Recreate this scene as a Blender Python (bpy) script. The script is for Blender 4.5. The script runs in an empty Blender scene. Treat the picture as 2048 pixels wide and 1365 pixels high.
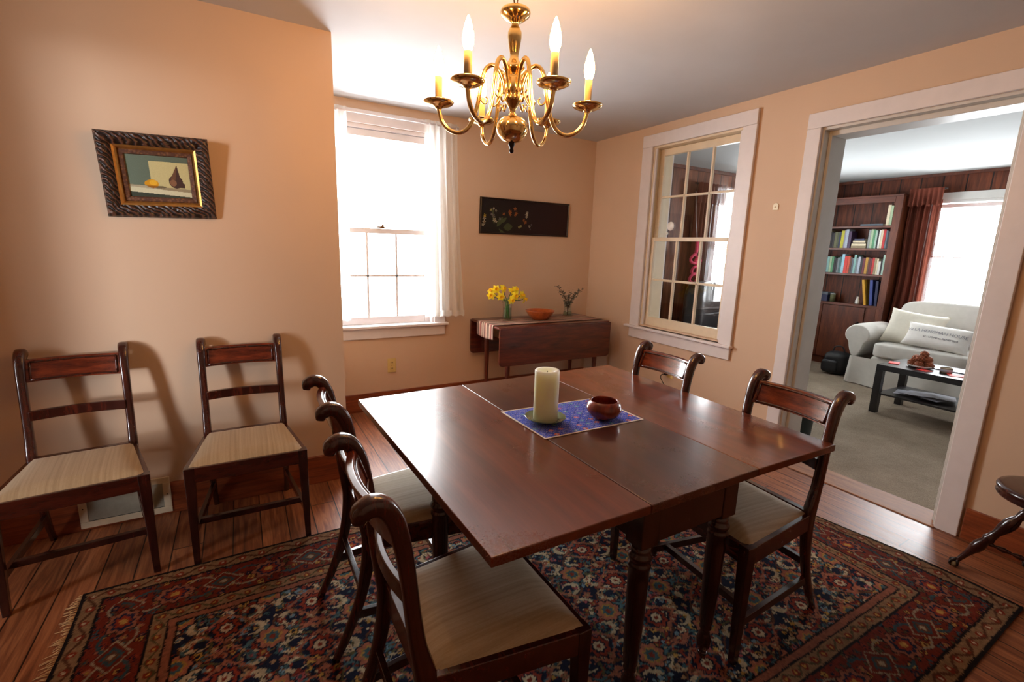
import bpy, bmesh, math, random
import numpy as np
from mathutils import Vector, Matrix
PI = math.pi
SC = bpy.context.scene
COL = SC.collection
random.seed(7)
rng = np.random.default_rng(11)

# ------------------------------------------------------------------ object helpers
def tag(o, label=None, cat=None, group=None, kind=None):
    if label: o['label'] = label
    if cat: o['category'] = cat
    if group: o['group'] = group
    if kind: o['kind'] = kind
    return o

def thing(name, loc, label, cat, rz=0.0, group=None, rot=None):
    o = bpy.data.objects.new(name, None)
    o.empty_display_size = 0.05
    COL.objects.link(o)
    o.location = loc
    o.rotation_euler = rot if rot else (0, 0, rz)
    return tag(o, label, cat, group)

def copy_tree(o, parent=None):
    c = o.copy()
    COL.objects.link(c)
    if parent is not None:
        c.parent = parent
    for ch in list(o.children):
        copy_tree(ch, c)
    return c

class MB:
    """collects shapes, then links them as one mesh object"""
    def __init__(s):
        s.v = []; s.f = []; s.sm = []
    def add(s, vs, fs, smooth=False, mat=None):
        b = len(s.v)
        for p in vs:
            p = Vector(p)
            if mat is not None: p = mat @ p
            s.v.append(tuple(p))
        for f in fs:
            s.f.append(tuple(i + b for i in f)); s.sm.append(smooth)
        return s
    def box(s, x0, y0, z0, x1, y1, z1, mat=None):
        if x0 > x1: x0, x1 = x1, x0
        if y0 > y1: y0, y1 = y1, y0
        if z0 > z1: z0, z1 = z1, z0
        vs = [(x0,y0,z0),(x1,y0,z0),(x1,y1,z0),(x0,y1,z0),(x0,y0,z1),(x1,y0,z1),(x1,y1,z1),(x0,y1,z1)]
        fs = [(0,3,2,1),(4,5,6,7),(0,1,5,4),(1,2,6,5),(2,3,7,6),(3,0,4,7)]
        return s.add(vs, fs, False, mat)
    def cbox(s, c, d, mat=None):
        return s.box(c[0]-d[0]/2, c[1]-d[1]/2, c[2]-d[2]/2, c[0]+d[0]/2, c[1]+d[1]/2, c[2]+d[2]/2, mat)
    def hexa(s, bot, top):
        return s.add(list(bot)+list(top), [(0,3,2,1),(4,5,6,7),(0,1,5,4),(1,2,6,5),(2,3,7,6),(3,0,4,7)])
    def lathe(s, prof, c=(0,0,0), n=24, mat=None, cap=True):
        vs = []; fs = []; m = len(prof)
        for r, z in prof:
            for k in range(n):
                a = 2*PI*k/n
                vs.append((c[0]+r*math.cos(a), c[1]+r*math.sin(a), c[2]+z))
        for i in range(m-1):
            for k in range(n):
                k2 = (k+1) % n
                fs.append((i*n+k, i*n+k2, (i+1)*n+k2, (i+1)*n+k))
        if cap:
            if prof[0][0] > 1e-6: fs.append(tuple(range(n))[::-1])
            if prof[-1][0] > 1e-6: fs.append(tuple((m-1)*n+k for k in range(n)))
        return s.add(vs, fs, True, mat)
    def tube(s, pts, rad, n=10, cap=True, flat=None, closed=False, up=None):
        """round (or elliptical: flat=(a,b) multipliers) tube along points"""
        P = [Vector(p) for p in pts]; m = len(P)
        R = rad if isinstance(rad, (list, tuple)) else [rad]*m
        T = []
        for i in range(m):
            if closed: t = P[(i+1) % m]-P[i-1]
            else: t = P[min(i+1, m-1)]-P[max(i-1, 0)]
            T.append(t.normalized())
        u = Vector(up) if up else (Vector((0,0,1)) if abs(T[0].z) < .9 else Vector((1,0,0)))
        vs = []; fs = []
        for i in range(m):
            t = T[i]
            if up: u = Vector(up)
            a = (u - t*u.dot(t)).normalized(); b = t.cross(a); u = a
            fa, fb = flat if flat else (1, 1)
            for k in range(n):
                th = 2*PI*k/n
                vs.append(P[i] + a*(R[i]*fa*math.cos(th)) + b*(R[i]*fb*math.sin(th)))
        for i in range(m if closed else m-1):
            j = (i+1) % m
            for k in range(n):
                k2 = (k+1) % n
                fs.append((i*n+k, i*n+k2, j*n+k2, j*n+k))
        if cap and not closed:
            fs.append(tuple(range(n))[::-1]); fs.append(tuple((m-1)*n+k for k in range(n)))
        return s.add(vs, fs, True)
    def sweep(s, pts, sec, side=(1,0,0), smooth=False):
        """rectangular/any closed 2D section list per point: sec[i] = list of (a along side, b along normal)"""
        P = [Vector(p) for p in pts]; m = len(P); sd = Vector(side)
        vs = []; fs = []; n = len(sec[0])
        for i in range(m):
            t = (P[min(i+1, m-1)]-P[max(i-1, 0)]).normalized()
            nn = t.cross(sd).normalized()
            for a, b in sec[i]:
                vs.append(P[i]+sd*a+nn*b)
        for i in range(m-1):
            for k in range(n):
                k2 = (k+1) % n
                fs.append((i*n+k, i*n+k2, (i+1)*n+k2, (i+1)*n+k))
        fs.append(tuple(range(n))[::-1]); fs.append(tuple((m-1)*n+k for k in range(n)))
        return s.add(vs, fs, smooth)
    def prism(s, poly, z0, z1, axis='z'):
        n = len(poly)
        def P(a, b, c):
            return {'z': (a,b,c), 'y': (a,c,b), 'x': (c,a,b)}[axis]
        vs = [P(a,b,z0) for a,b in poly]+[P(a,b,z1) for a,b in poly]
        fs = [tuple(range(n))[::-1], tuple(range(n, 2*n))]+[(k,(k+1)%n,n+(k+1)%n,n+k) for k in range(n)]
        return s.add(vs, fs)
    def grid(s, fn, nu, nv, smooth=True, closed_u=False):
        vs = [fn(i/(nu-1 if not closed_u else nu), j/(nv-1)) for j in range(nv) for i in range(nu)]
        fs = []
        for j in range(nv-1):
            for i in range(nu if closed_u else nu-1):
                i2 = (i+1) % nu
                fs.append((j*nu+i, j*nu+i2, (j+1)*nu+i2, (j+1)*nu+i))
        return s.add(vs, fs, smooth)
    def ball(s, c, r, n=12, sc=(1,1,1), mat=None):
        prof = [(max(1e-5, r*math.sin(PI*i/8)), -r*math.cos(PI*i/8)) for i in range(9)]
        vs = []
        for rr, z in prof:
            for k in range(n):
                a = 2*PI*k/n
                vs.append((c[0]+sc[0]*rr*math.cos(a), c[1]+sc[1]*rr*math.sin(a), c[2]+sc[2]*z))
        fs = [(i*n+k, i*n+(k+1)%n, (i+1)*n+(k+1)%n, (i+1)*n+k) for i in range(8) for k in range(n)]
        return s.add(vs, fs, True, mat)
    def build(s, name, mat, parent=None, bevel=0.0, seg=2, loc=None, fix=True):
        me = bpy.data.meshes.new(name)
        me.from_pydata(s.v, [], s.f)
        me.polygons.foreach_set('use_smooth', s.sm)
        me.materials.append(mat)
        if fix:
            bm = bmesh.new(); bm.from_mesh(me)
            bmesh.ops.recalc_face_normals(bm, faces=bm.faces)
            bm.to_mesh(me); bm.free()
        me.update()
        o = bpy.data.objects.new(name, me)
        COL.objects.link(o)
        if parent is not None: o.parent = parent
        if loc: o.location = loc
        if bevel > 0:
            b = o.modifiers.new('bevel', 'BEVEL'); b.width = bevel; b.segments = seg
            b.limit_method = 'ANGLE'; b.angle_limit = math.radians(40)
            b.harden_normals = True
            for p in me.polygons: p.use_smooth = True
            me.set_sharp_from_angle(angle=math.radians(38))
        return o

def struct(name, mb, mat, parent=None, bevel=0.0):
    o = mb.build(name, mat, parent, bevel)
    if parent is None: o['kind'] = 'structure'
    return o

def spline(pts, n=8):
    """Catmull-Rom through points"""
    P = [Vector(p) for p in pts]
    P = [P[0]*2-P[1]] + P + [P[-1]*2-P[-2]]
    out = []
    for i in range(1, len(P)-2):
        for k in range(n):
            t = k/n
            a, b, c, d = P[i-1], P[i], P[i+1], P[i+2]
            out.append(0.5*((2*b)+(c-a)*t+(2*a-5*b+4*c-d)*t*t+(3*b-a-3*c+d)*t*t*t))
    out.append(P[-2])
    return out

def lerp_list(vals, n):
    out = []
    for i in range(len(vals)-1):
        for k in range(n):
            out.append(vals[i]+(vals[i+1]-vals[i])*k/n)
    out.append(vals[-1])
    return out

# ------------------------------------------------------------------ materials
def srgb(r, g, b):
    def f(c):
        c /= 255.0
        return c/12.92 if c <= .04045 else ((c+.055)/1.055)**2.4
    return (f(r), f(g), f(b), 1.0)

class NB:
    def __init__(s, name):
        s.m = bpy.data.materials.new(name); s.m.use_nodes = True
        s.t = s.m.node_tree; s.N = s.t.nodes; s.L = s.t.links
        s.b = s.N['Principled BSDF']; s.out = s.N['Material Output']
    def n(s, typ, **kw):
        x = s.N.new(typ)
        for k, v in kw.items():
            if k.startswith('i_'): x.inputs[k[2:].replace('_', ' ')].default_value = v
            else: setattr(x, k, v)
        return x
    def l(s, a, b): s.L.new(a, b)
    def coord(s, scale=(1,1,1), out='Object', rot=(0,0,0)):
        tc = s.n('ShaderNodeTexCoord'); mp = s.n('ShaderNodeMapping')
        mp.inputs['Scale'].default_value = scale; mp.inputs['Rotation'].default_value = rot
        s.l(tc.outputs[out], mp.inputs['Vector']); return mp.outputs['Vector']
    def noise(s, vec, scale=5, detail=4, rough=.55, dist=0):
        x = s.n('ShaderNodeTexNoise'); x.inputs['Scale'].default_value = scale
        x.inputs['Detail'].default_value = detail; x.inputs['Roughness'].default_value = rough
        x.inputs['Distortion'].default_value = dist
        if vec is not None: s.l(vec, x.inputs['Vector'])
        return x.outputs['Fac']
    def ramp(s, fac, stops, interp='LINEAR'):
        r = s.n('ShaderNodeValToRGB'); cr = r.color_ramp; cr.interpolation = interp
        while len(cr.elements) < len(stops): cr.elements.new(.5)
        for e, (p, c) in zip(cr.elements, stops): e.position = p; e.color = c
        s.l(fac, r.inputs['Fac']); return r.outputs['Color']
    def mix(s, fac, a, b, typ='MIX'):
        m = s.n('ShaderNodeMix', data_type='RGBA', blend_type=typ)
        for sock, v in ((m.inputs[0], fac), (m.inputs[6], a), (m.inputs[7], b)):
            if hasattr(v, 'links') or isinstance(v, bpy.types.NodeSocket): s.l(v, sock)
            else: sock.default_value = v
        return m.outputs[2]
    def math(s, op, a, b=None, c=None):
        m = s.n('ShaderNodeMath', operation=op)
        for k, v in enumerate((a, b, c)):
            if v is None: continue
            if isinstance(v, bpy.types.NodeSocket): s.l(v, m.inputs[k])
            else: m.inputs[k].default_value = v
        return m.outputs[0]
    def bump(s, h, strength=.2, dist=.01):
        b = s.n('ShaderNodeBump'); b.inputs['Strength'].default_value = strength; b.inputs['Distance'].default_value = dist
        s.l(h, b.inputs['Height']); s.l(b.outputs['Normal'], s.b.inputs['Normal'])
    def set(s, **kw):
        for k, v in kw.items():
            k = k.replace('_', ' ')
            if isinstance(v, bpy.types.NodeSocket): s.l(v, s.b.inputs[k])
            else: s.b.inputs[k].default_value = v
        return s.m

def plain(name, col, rough=.5, var=.06, scale=30, bump=0.0, metal=0.0, **kw):
    b = NB(name); v = b.coord()
    f = b.noise(v, scale, 3)
    dark = tuple(c*(1-var) for c in col[:3])+(1,); light = tuple(min(1, c*(1+var)) for c in col[:3])+(1,)
    c = b.ramp(f, [(.3, dark), (.7, light)])
    if bump: b.bump(f, bump, .002)
    return b.set(Base_Color=c, Roughness=rough, Metallic=metal, **kw)

def wood(name, dark, mid, light, stretch=(1,14,14), rough=.28, coat=.4, scale=3.0, bump=.05, rot=(0,0,0), spec=.5):
    b = NB(name); v = b.coord(stretch, rot=rot)
    f1 = b.noise(v, scale, 6, .6, .6)
    v2 = b.coord((stretch[0]*2, stretch[1]*5, stretch[2]*5), rot=rot)
    f2 = b.noise(v2, scale*2, 3, .6)
    f = b.math('ADD', b.math('MULTIPLY', f1, .75), b.math('MULTIPLY', f2, .25))
    c = b.ramp(f, [(.32, dark), (.5, mid), (.68, light)])
    b.bump(f2, bump, .001)
    rr = b.math('ADD', b.math('MULTIPLY', f1, .12), rough-.06)
    return b.set(Base_Color=c, Roughness=rr, Coat_Weight=coat, Coat_Roughness=.12, Specular_IOR_Level=spec)

M = {}
M['chair_wood'] = wood('mahogany_chair', srgb(34,12,9), srgb(58,21,14), srgb(88,34,20), (10,10,1.2), .22, .6, 4)
M['crest_wood'] = wood('mahogany_crest', srgb(58,20,10), srgb(100,38,18), srgb(136,56,26), (1.5,12,12), .22, .6, 4)
M['rail_wood'] = wood('mahogany_rail', srgb(48,17,12), srgb(66,24,15), srgb(84,32,19), (2,8,8), .25, .5, 4)
M['leg_wood'] = wood('mahogany_leg', srgb(30,11,9), srgb(48,18,14), srgb(70,27,18), (12,12,1.5), .25, .5, 4)
M['side_wood'] = wood('mahogany_side_table', srgb(48,18,12), srgb(82,32,20), srgb(112,48,28), (1.2,10,10), .3, .4, 3)
M['side_leg'] = wood('mahogany_side_leg', srgb(60,22,14), srgb(92,36,20), srgb(120,50,28), (10,10,1.2), .35, .3, 3)
M['panel'] = None
M['trim'] = plain('white_trim_paint', srgb(226,220,220), .38, .03, 12, .03)
M['jamb'] = plain('grey_white_jamb_paint', srgb(205,203,198), .45, .04, 8, .03)
M['sash'] = plain('cream_sash_paint', srgb(226,210,182), .4, .04, 14, .03)
M['ceiling'] = plain('ceiling_paint', srgb(196,196,198), .85, .03, 3, .03)
M['ceiling2'] = plain('ceiling_paint_white', srgb(190,194,194), .85, .02, 3, .02)
M['base_wood'] = wood('pine_baseboard', srgb(86,36,18), srgb(128,60,30), srgb(158,82,44), (1.0,1.0,12), .4, .2, 4)
M['brass'] = plain('polished_brass', srgb(238,206,140), .13, .06, 40, 0, 1.0)
M['brass_dark'] = plain('aged_brass', srgb(120,84,46), .3, .15, 60, 0, 1.0)
M['finial'] = plain('dark_finial', srgb(46,34,30), .3, .1, 60, 0, .6)
M['candle_sleeve'] = plain('cream_candle_sleeve', srgb(236,214,170), .5, .03, 30)
M['black'] = plain('black_lacquer', srgb(22,18,20), .3, .1, 20)
M['black_leather'] = plain('black_leather', srgb(20,20,22), .35, .2, 60, .3)
M['bag'] = plain('black_nylon', srgb(14,14,18), .6, .3, 40, .6)
M['slip'] = plain('off_white_slipcover', srgb(206,202,194), .9, .04, 18, .25)
M['pillow'] = plain('white_pillow_cotton', srgb(232,228,222), .9, .03, 30, .25)
M['pillow2'] = plain('cream_pillow_cotton', srgb(222,216,200), .9, .04, 30, .25)
M['pinkp'] = plain('lilac_cotton', srgb(198,168,190), .9, .04, 30, .2)
M['plastic'] = plain('ivory_plastic', srgb(214,188,120), .35, .03, 20)
M['vent'] = plain('cream_vent_enamel', srgb(212,196,168), .4, .05, 30)
M['vent_dark'] = plain('vent_slats', srgb(150,142,126), .5, .1, 30)
M['dark'] = plain('dark_void', srgb(20,16,14), .8, .1, 10)
M['white_cer'] = plain('white_ceramic', srgb(232,230,226), .2, .02, 20)
M['red_paper'] = plain('red_paper', srgb(232,52,44), .6, .05, 20)
M['paper'] = plain('glossy_magazine', srgb(186,190,204), .3, .25, 22)
M['tin'] = plain('tin_metal', srgb(150,132,110), .3, .1, 30, 0, .7)
M['cone'] = plain('brown_cone', srgb(142,76,44), .7, .35, 60, .5)
M['teal'] = plain('dark_teal_metal', srgb(24,44,48), .4, .15, 14)
M['ink_grey'] = plain('grey_print', srgb(150,150,156), .8, .05, 40)
M['ink'] = plain('dark_grey_print', srgb(96,94,100), .8, .05, 40)
M['pink_fuzz'] = plain('pink_garland', srgb(224,66,104), .8, .15, 80, .3)
M['white_plastic'] = plain('white_disc', srgb(246,248,246), .4, .03, 20)
M['patch'] = plain('cream_plastic', srgb(238,232,208), .4, .02, 20)
M['wax'] = NB('ivory_wax').set(Base_Color=srgb(244,243,220), Roughness=.42, Subsurface_Weight=.85, Subsurface_Radius=(.05,.05,.04), Subsurface_Scale=.9)
M['celadon'] = plain('green_glazed_ceramic', srgb(104,116,88), .12, .15, 20, 0, 0, Coat_Weight=.6)
M['bowl_wood'] = wood('red_turned_wood', srgb(88,28,14), srgb(128,44,22), srgb(158,64,34), (4,4,1), .25, .5, 5)
M['bowl_orange'] = wood('orange_turned_wood', srgb(132,56,20), srgb(168,78,30), srgb(192,100,44), (4,4,1), .3, .4, 5)
M['stem'] = plain('green_stem', srgb(74,118,48), .5, .2, 40)
M['petal'] = plain('yellow_petal', srgb(254,238,60), .5, .06, 40)
M['trumpet'] = plain('golden_trumpet', srgb(250,204,24), .5, .08, 40)
M['euc'] = plain('grey_green_leaf', srgb(92,92,78), .6, .25, 40)
M['twig'] = plain('brown_twig', srgb(84,58,44), .7, .2, 40)
M['cord'] = plain('black_rubber', srgb(18,18,18), .5, .1, 20)
M['frame_black'] = plain('dark_picture_moulding', srgb(34,22,20), .35, .3, 40, .2)
M['gilt'] = plain('gilt_fillet', srgb(214,160,88), .3, .12, 60, .1, .85)
M['void_black'] = plain('outlet_slots', srgb(60,46,24), .5, .1, 30)

# wall paint with a faint roller texture
def wallpaint(name, col):
    b = NB(name); v = b.coord()
    f = b.noise(v, 1.3, 3); f2 = b.noise(v, 140, 3)
    c = b.ramp(f, [(.3, tuple(x*.97 for x in col[:3])+(1,)), (.7, tuple(min(1, x*1.02) for x in col[:3])+(1,))])
    b.bump(f2, .06, .002)
    return b.set(Base_Color=c, Roughness=.62, Specular_IOR_Level=.3)
M['peach'] = wallpaint('peach_wall_paint', srgb(212,183,156))
M['white_wall'] = wallpaint('white_wall_paint', srgb(214,212,208))

def carved(name):
    b = NB(name); v = b.coord((26,26,26))
    w = b.n('ShaderNodeTexWave'); w.inputs['Scale'].default_value = .9; w.inputs['Distortion'].default_value = 6; w.inputs['Detail'].default_value = 2
    w.bands_direction = 'DIAGONAL'
    b.l(v, w.inputs['Vector'])
    c = b.ramp(w.outputs['Fac'], [(.2, srgb(28,18,15)), (.6, srgb(52,34,28)), (.95, srgb(96,62,46))])
    b.bump(w.outputs['Fac'], .9, .006)
    return b.set(Base_Color=c, Roughness=.38, Specular_IOR_Level=.5)
M['carved'] = carved('carved_dark_frame')
def liner(name):
    b = NB(name); v = b.coord((1,1,1))
    vo = b.n('ShaderNodeTexVoronoi'); vo.inputs['Scale'].default_value = 90; b.l(v, vo.inputs['Vector'])
    c = b.ramp(vo.outputs['Distance'], [(.1, srgb(128,86,54)), (.6, srgb(82,50,36))])
    b.bump(vo.outputs['Distance'], .4, .003)
    return b.set(Base_Color=c, Roughness=.5)
M['liner'] = liner('beaded_brown_liner')

# plank floor: boards run along y, 0.13 wide
def floormat():
    b = NB('pine_plank_floor')
    tc = b.n('ShaderNodeTexCoord'); sp = b.n('ShaderNodeSeparateXYZ'); b.l(tc.outputs['Object'], sp.inputs[0])
    bx = b.math('DIVIDE', sp.outputs['X'], .118)
    fl = b.math('FLOOR', bx); fr = b.math('FRACT', bx)
    # board ends: each board shifted by its own random amount
    wn0 = b.n('ShaderNodeTexWhiteNoise', noise_dimensions='1D'); b.l(fl, wn0.inputs['W'])
    by = b.math('ADD', b.math('DIVIDE', sp.outputs['Y'], 3.1), b.math('MULTIPLY', wn0.outputs['Value'], 7.0))
    fly = b.math('FLOOR', by); fry = b.math('FRACT', by)
    cb = b.n('ShaderNodeCombineXYZ'); b.l(fl, cb.inputs[0]); b.l(fly, cb.inputs[1])
    wn = b.n('ShaderNodeTexWhiteNoise', noise_dimensions='2D'); b.l(cb.outputs[0], wn.inputs['Vector'])
    cv = b.n('ShaderNodeCombineXYZ')
    b.l(b.math('MULTIPLY', sp.outputs['X'], 9.0), cv.inputs[0]); b.l(b.math('MULTIPLY', sp.outputs['Y'], .8), cv.inputs[1]); b.l(b.math('MULTIPLY', wn.outputs['Value'], 40), cv.inputs[2])
    g = b.noise(cv.outputs[0], 4, 6, .62, 1.2)
    cv2 = b.n('ShaderNodeCombineXYZ')
    b.l(b.math('MULTIPLY', sp.outputs['X'], 60.0), cv2.inputs[0]); b.l(b.math('MULTIPLY', sp.outputs['Y'], 2.0), cv2.inputs[1]); b.l(b.math('MULTIPLY', wn.outputs['Value'], 40), cv2.inputs[2])
    g2 = b.noise(cv2.outputs[0], 2, 3, .6)
    gg = b.math('ADD', b.math('MULTIPLY', g, .7), b.math('MULTIPLY', g2, .3))
    c = b.ramp(gg, [(.3, srgb(78,40,24)), (.47, srgb(126,72,44)), (.6, srgb(156,98,62)), (.75, srgb(178,120,80))])
    tone = b.math('ADD', b.math('MULTIPLY', wn.outputs['Value'], .38), .80)
    hs = b.n('ShaderNodeHueSaturation'); b.l(c, hs.inputs['Color']); b.l(tone, hs.inputs['Value'])
    e = b.math('MINIMUM', fr, b.math('SUBTRACT', 1.0, fr))
    gap = b.math('LESS_THAN', e, .022)
    ey = b.math('MINIMUM', fry, b.math('SUBTRACT', 1.0, fry))
    gap = b.math('MAXIMUM', gap, b.math('LESS_THAN', ey, .0008))
    c2 = b.mix(gap, hs.outputs['Color'], srgb(34,18,12))
    hgt = b.math('SUBTRACT', b.math('MULTIPLY', g2, .15), gap)
    b.bump(hgt, .35, .003)
    rr = b.math('ADD', b.math('MULTIPLY', g, .22), .30)
    return b.set(Base_Color=c2, Roughness=rr, Coat_Weight=.08, Coat_Roughness=.25)
M['floor'] = floormat()

def carpet():
    b = NB('grey_brown_carpet'); v = b.coord()
    f = b.noise(v, 260, 2); f2 = b.noise(v, 6, 4)
    c = b.ramp(b.math('ADD', b.math('MULTIPLY', f, .7), b.math('MULTIPLY', f2, .3)), [(.35, srgb(122,108,92)), (.65, srgb(162,146,128))])
    b.bump(f, .5, .006)
    return b.set(Base_Color=c, Roughness=.95, Specular_IOR_Level=.1)
M['carpet'] = carpet()

def panelling(name, axis, d, m_, l_, width=.2):
    b = NB(name)
    tc = b.n('ShaderNodeTexCoord'); sp = b.n('ShaderNodeSeparateXYZ'); b.l(tc.outputs['Object'], sp.inputs[0])
    ax = sp.outputs[axis]
    q = b.math('DIVIDE', ax, width); fl = b.math('FLOOR', q); fr = b.math('FRACT', q)
    wn = b.n('ShaderNodeTexWhiteNoise', noise_dimensions='1D'); b.l(fl, wn.inputs['W'])
    cv = b.n('ShaderNodeCombineXYZ'); b.l(b.math('MULTIPLY', ax, 9), cv.inputs[0]); b.l(b.math('MULTIPLY', wn.outputs['Value'], 30), cv.inputs[1]); b.l(sp.outputs['Z'], cv.inputs[2])
    g = b.noise(cv.outputs[0], 3, 5, .6, .8)
    c = b.ramp(g, [(.3, d), (.5, m_), (.7, l_)])
    hs = b.n('ShaderNodeHueSaturation'); b.l(c, hs.inputs['Color']); b.l(b.math('ADD', b.math('MULTIPLY', wn.outputs['Value'], .5), .75), hs.inputs['Value'])
    e = b.math('MINIMUM', fr, b.math('SUBTRACT', 1.0, fr))
    gap = b.math('LESS_THAN', e, .03)
    b.bump(b.math('SUBTRACT', 1.0, gap), .6, .004)
    return b.set(Base_Color=b.mix(gap, hs.outputs['Color'], tuple(x*.3 for x in d[:3])+(1,)), Roughness=.55, Specular_IOR_Level=.3)
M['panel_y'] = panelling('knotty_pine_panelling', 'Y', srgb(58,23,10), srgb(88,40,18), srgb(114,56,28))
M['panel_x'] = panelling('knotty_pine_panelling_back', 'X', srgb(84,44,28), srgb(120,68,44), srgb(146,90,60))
M['case_wood'] = wood('knotty_pine_bookcase', srgb(60,25,11), srgb(92,42,20), srgb(118,58,30), (6,6,1), .5, .05, 3)
M['case_shelf'] = wood('knotty_pine_shelf', srgb(60,25,11), srgb(88,40,20), srgb(112,54,30), (8,1,8), .5, .05, 3)

def tabletop(name, lo, mi, hi):
    b = NB(name)
    v = b.coord((9, .9, 9)); f1 = b.noise(v, 2.0, 5, .5, .1)
    v2 = b.coord((90, 5, 90)); f2 = b.noise(v2, 2.0, 3, .6)
    f = b.math('ADD', b.math('MULTIPLY', f1, .78), b.math('MULTIPLY', f2, .22))
    c = b.ramp(f, [(.22, lo), (.5, mi), (.8, hi)])
    patch = b.noise(b.coord(), 3.2, 3)
    scr = b.noise(b.coord((30, 30, 30), rot=(0, 0, .6)), 6, 4, .8)
    b.bump(f2, .02, .001)
    rr = b.math('ADD', b.math('ADD', b.math('MULTIPLY', patch, .12), .20), b.math('MULTIPLY', scr, .06))
    return b.set(Base_Color=c, Roughness=rr, Coat_Weight=.8, Coat_Roughness=.13)
M['table_leaf'] = tabletop('mahogany_leaf', srgb(62,23,10), srgb(100,43,20), srgb(130,62,31))
M['table_mid'] = tabletop('mahogany_centre', srgb(50,20,12), srgb(74,32,19), srgb(96,46,28))

def fabric(name):
    b = NB(name)
    v = b.coord((60, 1.0, 1)); f = b.noise(v, 1.6, 3, .6)
    v2 = b.coord((320, 40, 1)); f2 = b.noise(v2, 2, 2)
    ff = b.math('ADD', b.math('MULTIPLY', f, .75), b.math('MULTIPLY', f2, .25))
    c = b.ramp(ff, [(.3, srgb(164,142,110)), (.5, srgb(182,160,126)), (.7, srgb(198,178,146))])
    b.bump(f2, .25, .001)
    return b.set(Base_Color=c, Roughness=.7, Sheen_Weight=.2, Specular_IOR_Level=.25)
M['fabric'] = fabric('striped_beige_upholstery')

def striped(name, axis, stops, period):
    b = NB(name)
    tc = b.n('ShaderNodeTexCoord'); sp = b.n('ShaderNodeSeparateXYZ'); b.l(tc.outputs['Object'], sp.inputs[0])
    fr = b.math('FRACT', b.math('DIVIDE', sp.outputs[axis], period))
    c = b.ramp(fr, stops, 'CONSTANT')
    f = b.noise(b.coord((300,300,300)), 3, 2); b.bump(f, .3, .001)
    return b.set(Base_Color=c, Roughness=.9)
_cr, _br, _pk, _mr, _gr = srgb(190,166,142), srgb(84,50,38), srgb(150,92,80), srgb(88,40,38), srgb(126,108,92)
M['runner'] = striped('striped_runner_cloth', 'Y', [(0,_br),(.1,_cr),(.18,_mr),(.25,_pk),(.36,_cr),(.44,_br),(.52,_gr),(.6,_mr),(.68,_cr),(.78,_pk),(.86,_mr),(.93,_cr)], .19)

def curtain(name, col, alpha, tr=.55):
    b = NB(name); N = b.N
    d = b.n('ShaderNodeBsdfDiffuse'); d.inputs['Color'].default_value = col
    t = b.n('ShaderNodeBsdfTranslucent'); t.inputs['Color'].default_value = col
    x = b.n('ShaderNodeBsdfTransparent')
    m1 = b.n('ShaderNodeMixShader'); m1.inputs[0].default_value = tr
    b.l(d.outputs[0], m1.inputs[1]); b.l(t.outputs[0], m1.inputs[2])
    f = b.noise(b.coord((500,500,500)), 2, 2)
    a = b.math('ADD', b.math('MULTIPLY', f, .3), alpha-.15)
    m2 = b.n('ShaderNodeMixShader'); b.l(a, m2.inputs[0])
    b.l(m1.outputs[0], m2.inputs[1]); b.l(x.outputs[0], m2.inputs[2])
    b.l(m2.outputs[0], b.out.inputs[0]); N.remove(b.b)
    return b.m
M['sheer'] = curtain('sheer_white_cotton', srgb(246,245,240), .24, .72)
M['rust_curtain'] = curtain('rust_red_curtain', srgb(110,60,48), .02, .12)
M['shade'] = curtain('white_roller_shade', srgb(240,240,236), .05, .8)
M['blind'] = curtain('white_blind_slats', srgb(238,240,236), .02, .5)

def glass(name, tint=(1,1,1,1), refl=.06):
    b = NB(name); N = b.N
    t = b.n('ShaderNodeBsdfTransparent'); t.inputs['Color'].default_value = tint
    g = b.n('ShaderNodeBsdfGlossy'); g.inputs['Roughness'].default_value = .02
    fr = b.n('ShaderNodeFresnel'); ge = b.n('ShaderNodeNewGeometry')
    # thin pane: same reflectance from either face
    b.l(b.math('ADD', 1.45, b.math('MULTIPLY', ge.outputs['Backfacing'], 1/1.45-1.45)), fr.inputs['IOR'])
    # slight waviness of old panes
    bp = b.n('ShaderNodeBump'); bp.inputs['Strength'].default_value = .02; bp.inputs['Distance'].default_value = .01
    b.l(b.noise(b.coord(), 9, 2), bp.inputs['Height']); b.l(bp.outputs[0], g.inputs['Normal'])
    m = b.n('ShaderNodeMixShader'); b.l(fr.outputs[0], m.inputs[0]); b.l(t.outputs[0], m.inputs[1]); b.l(g.outputs[0], m.inputs[2])
    b.l(m.outputs[0], b.out.inputs[0]); N.remove(b.b)
    return b.m
M['glass'] = glass('window_pane_glass')
M['vase_glass'] = glass('clear_vase_glass', (.93,.96,.95,1))
M['water'] = glass('vase_water', (.80,.90,.82,1))

def emit(name, col, strength):
    b = NB(name)
    b.set(Base_Color=(1,1,1,1), Emission_Color=col, Emission_Strength=strength, Roughness=.4)
    return b.m
BULB = emit('lit_flame_bulb', (1.0, .47, .12, 1), 175.0)

def attr_mat(name, rough=.8, bump=0.0, scale=300, coat=0.0, spec=.4, jitter=.0):
    b = NB(name)
    a = b.n('ShaderNodeVertexColor'); a.layer_name = 'design'
    f = b.noise(b.coord(), scale, 2)
    c = a.outputs['Color']
    if jitter:
        g = b.math('ADD', b.math('MULTIPLY', f, jitter*2), 1-jitter)
        hs = b.n('ShaderNodeHueSaturation'); b.l(c, hs.inputs['Color']); b.l(g, hs.inputs['Value']); c = hs.outputs['Color']
    if bump: b.bump(f, bump, .004)
    return b.set(Base_Color=c, Roughness=rough, Coat_Weight=coat, Specular_IOR_Level=spec)

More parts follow.
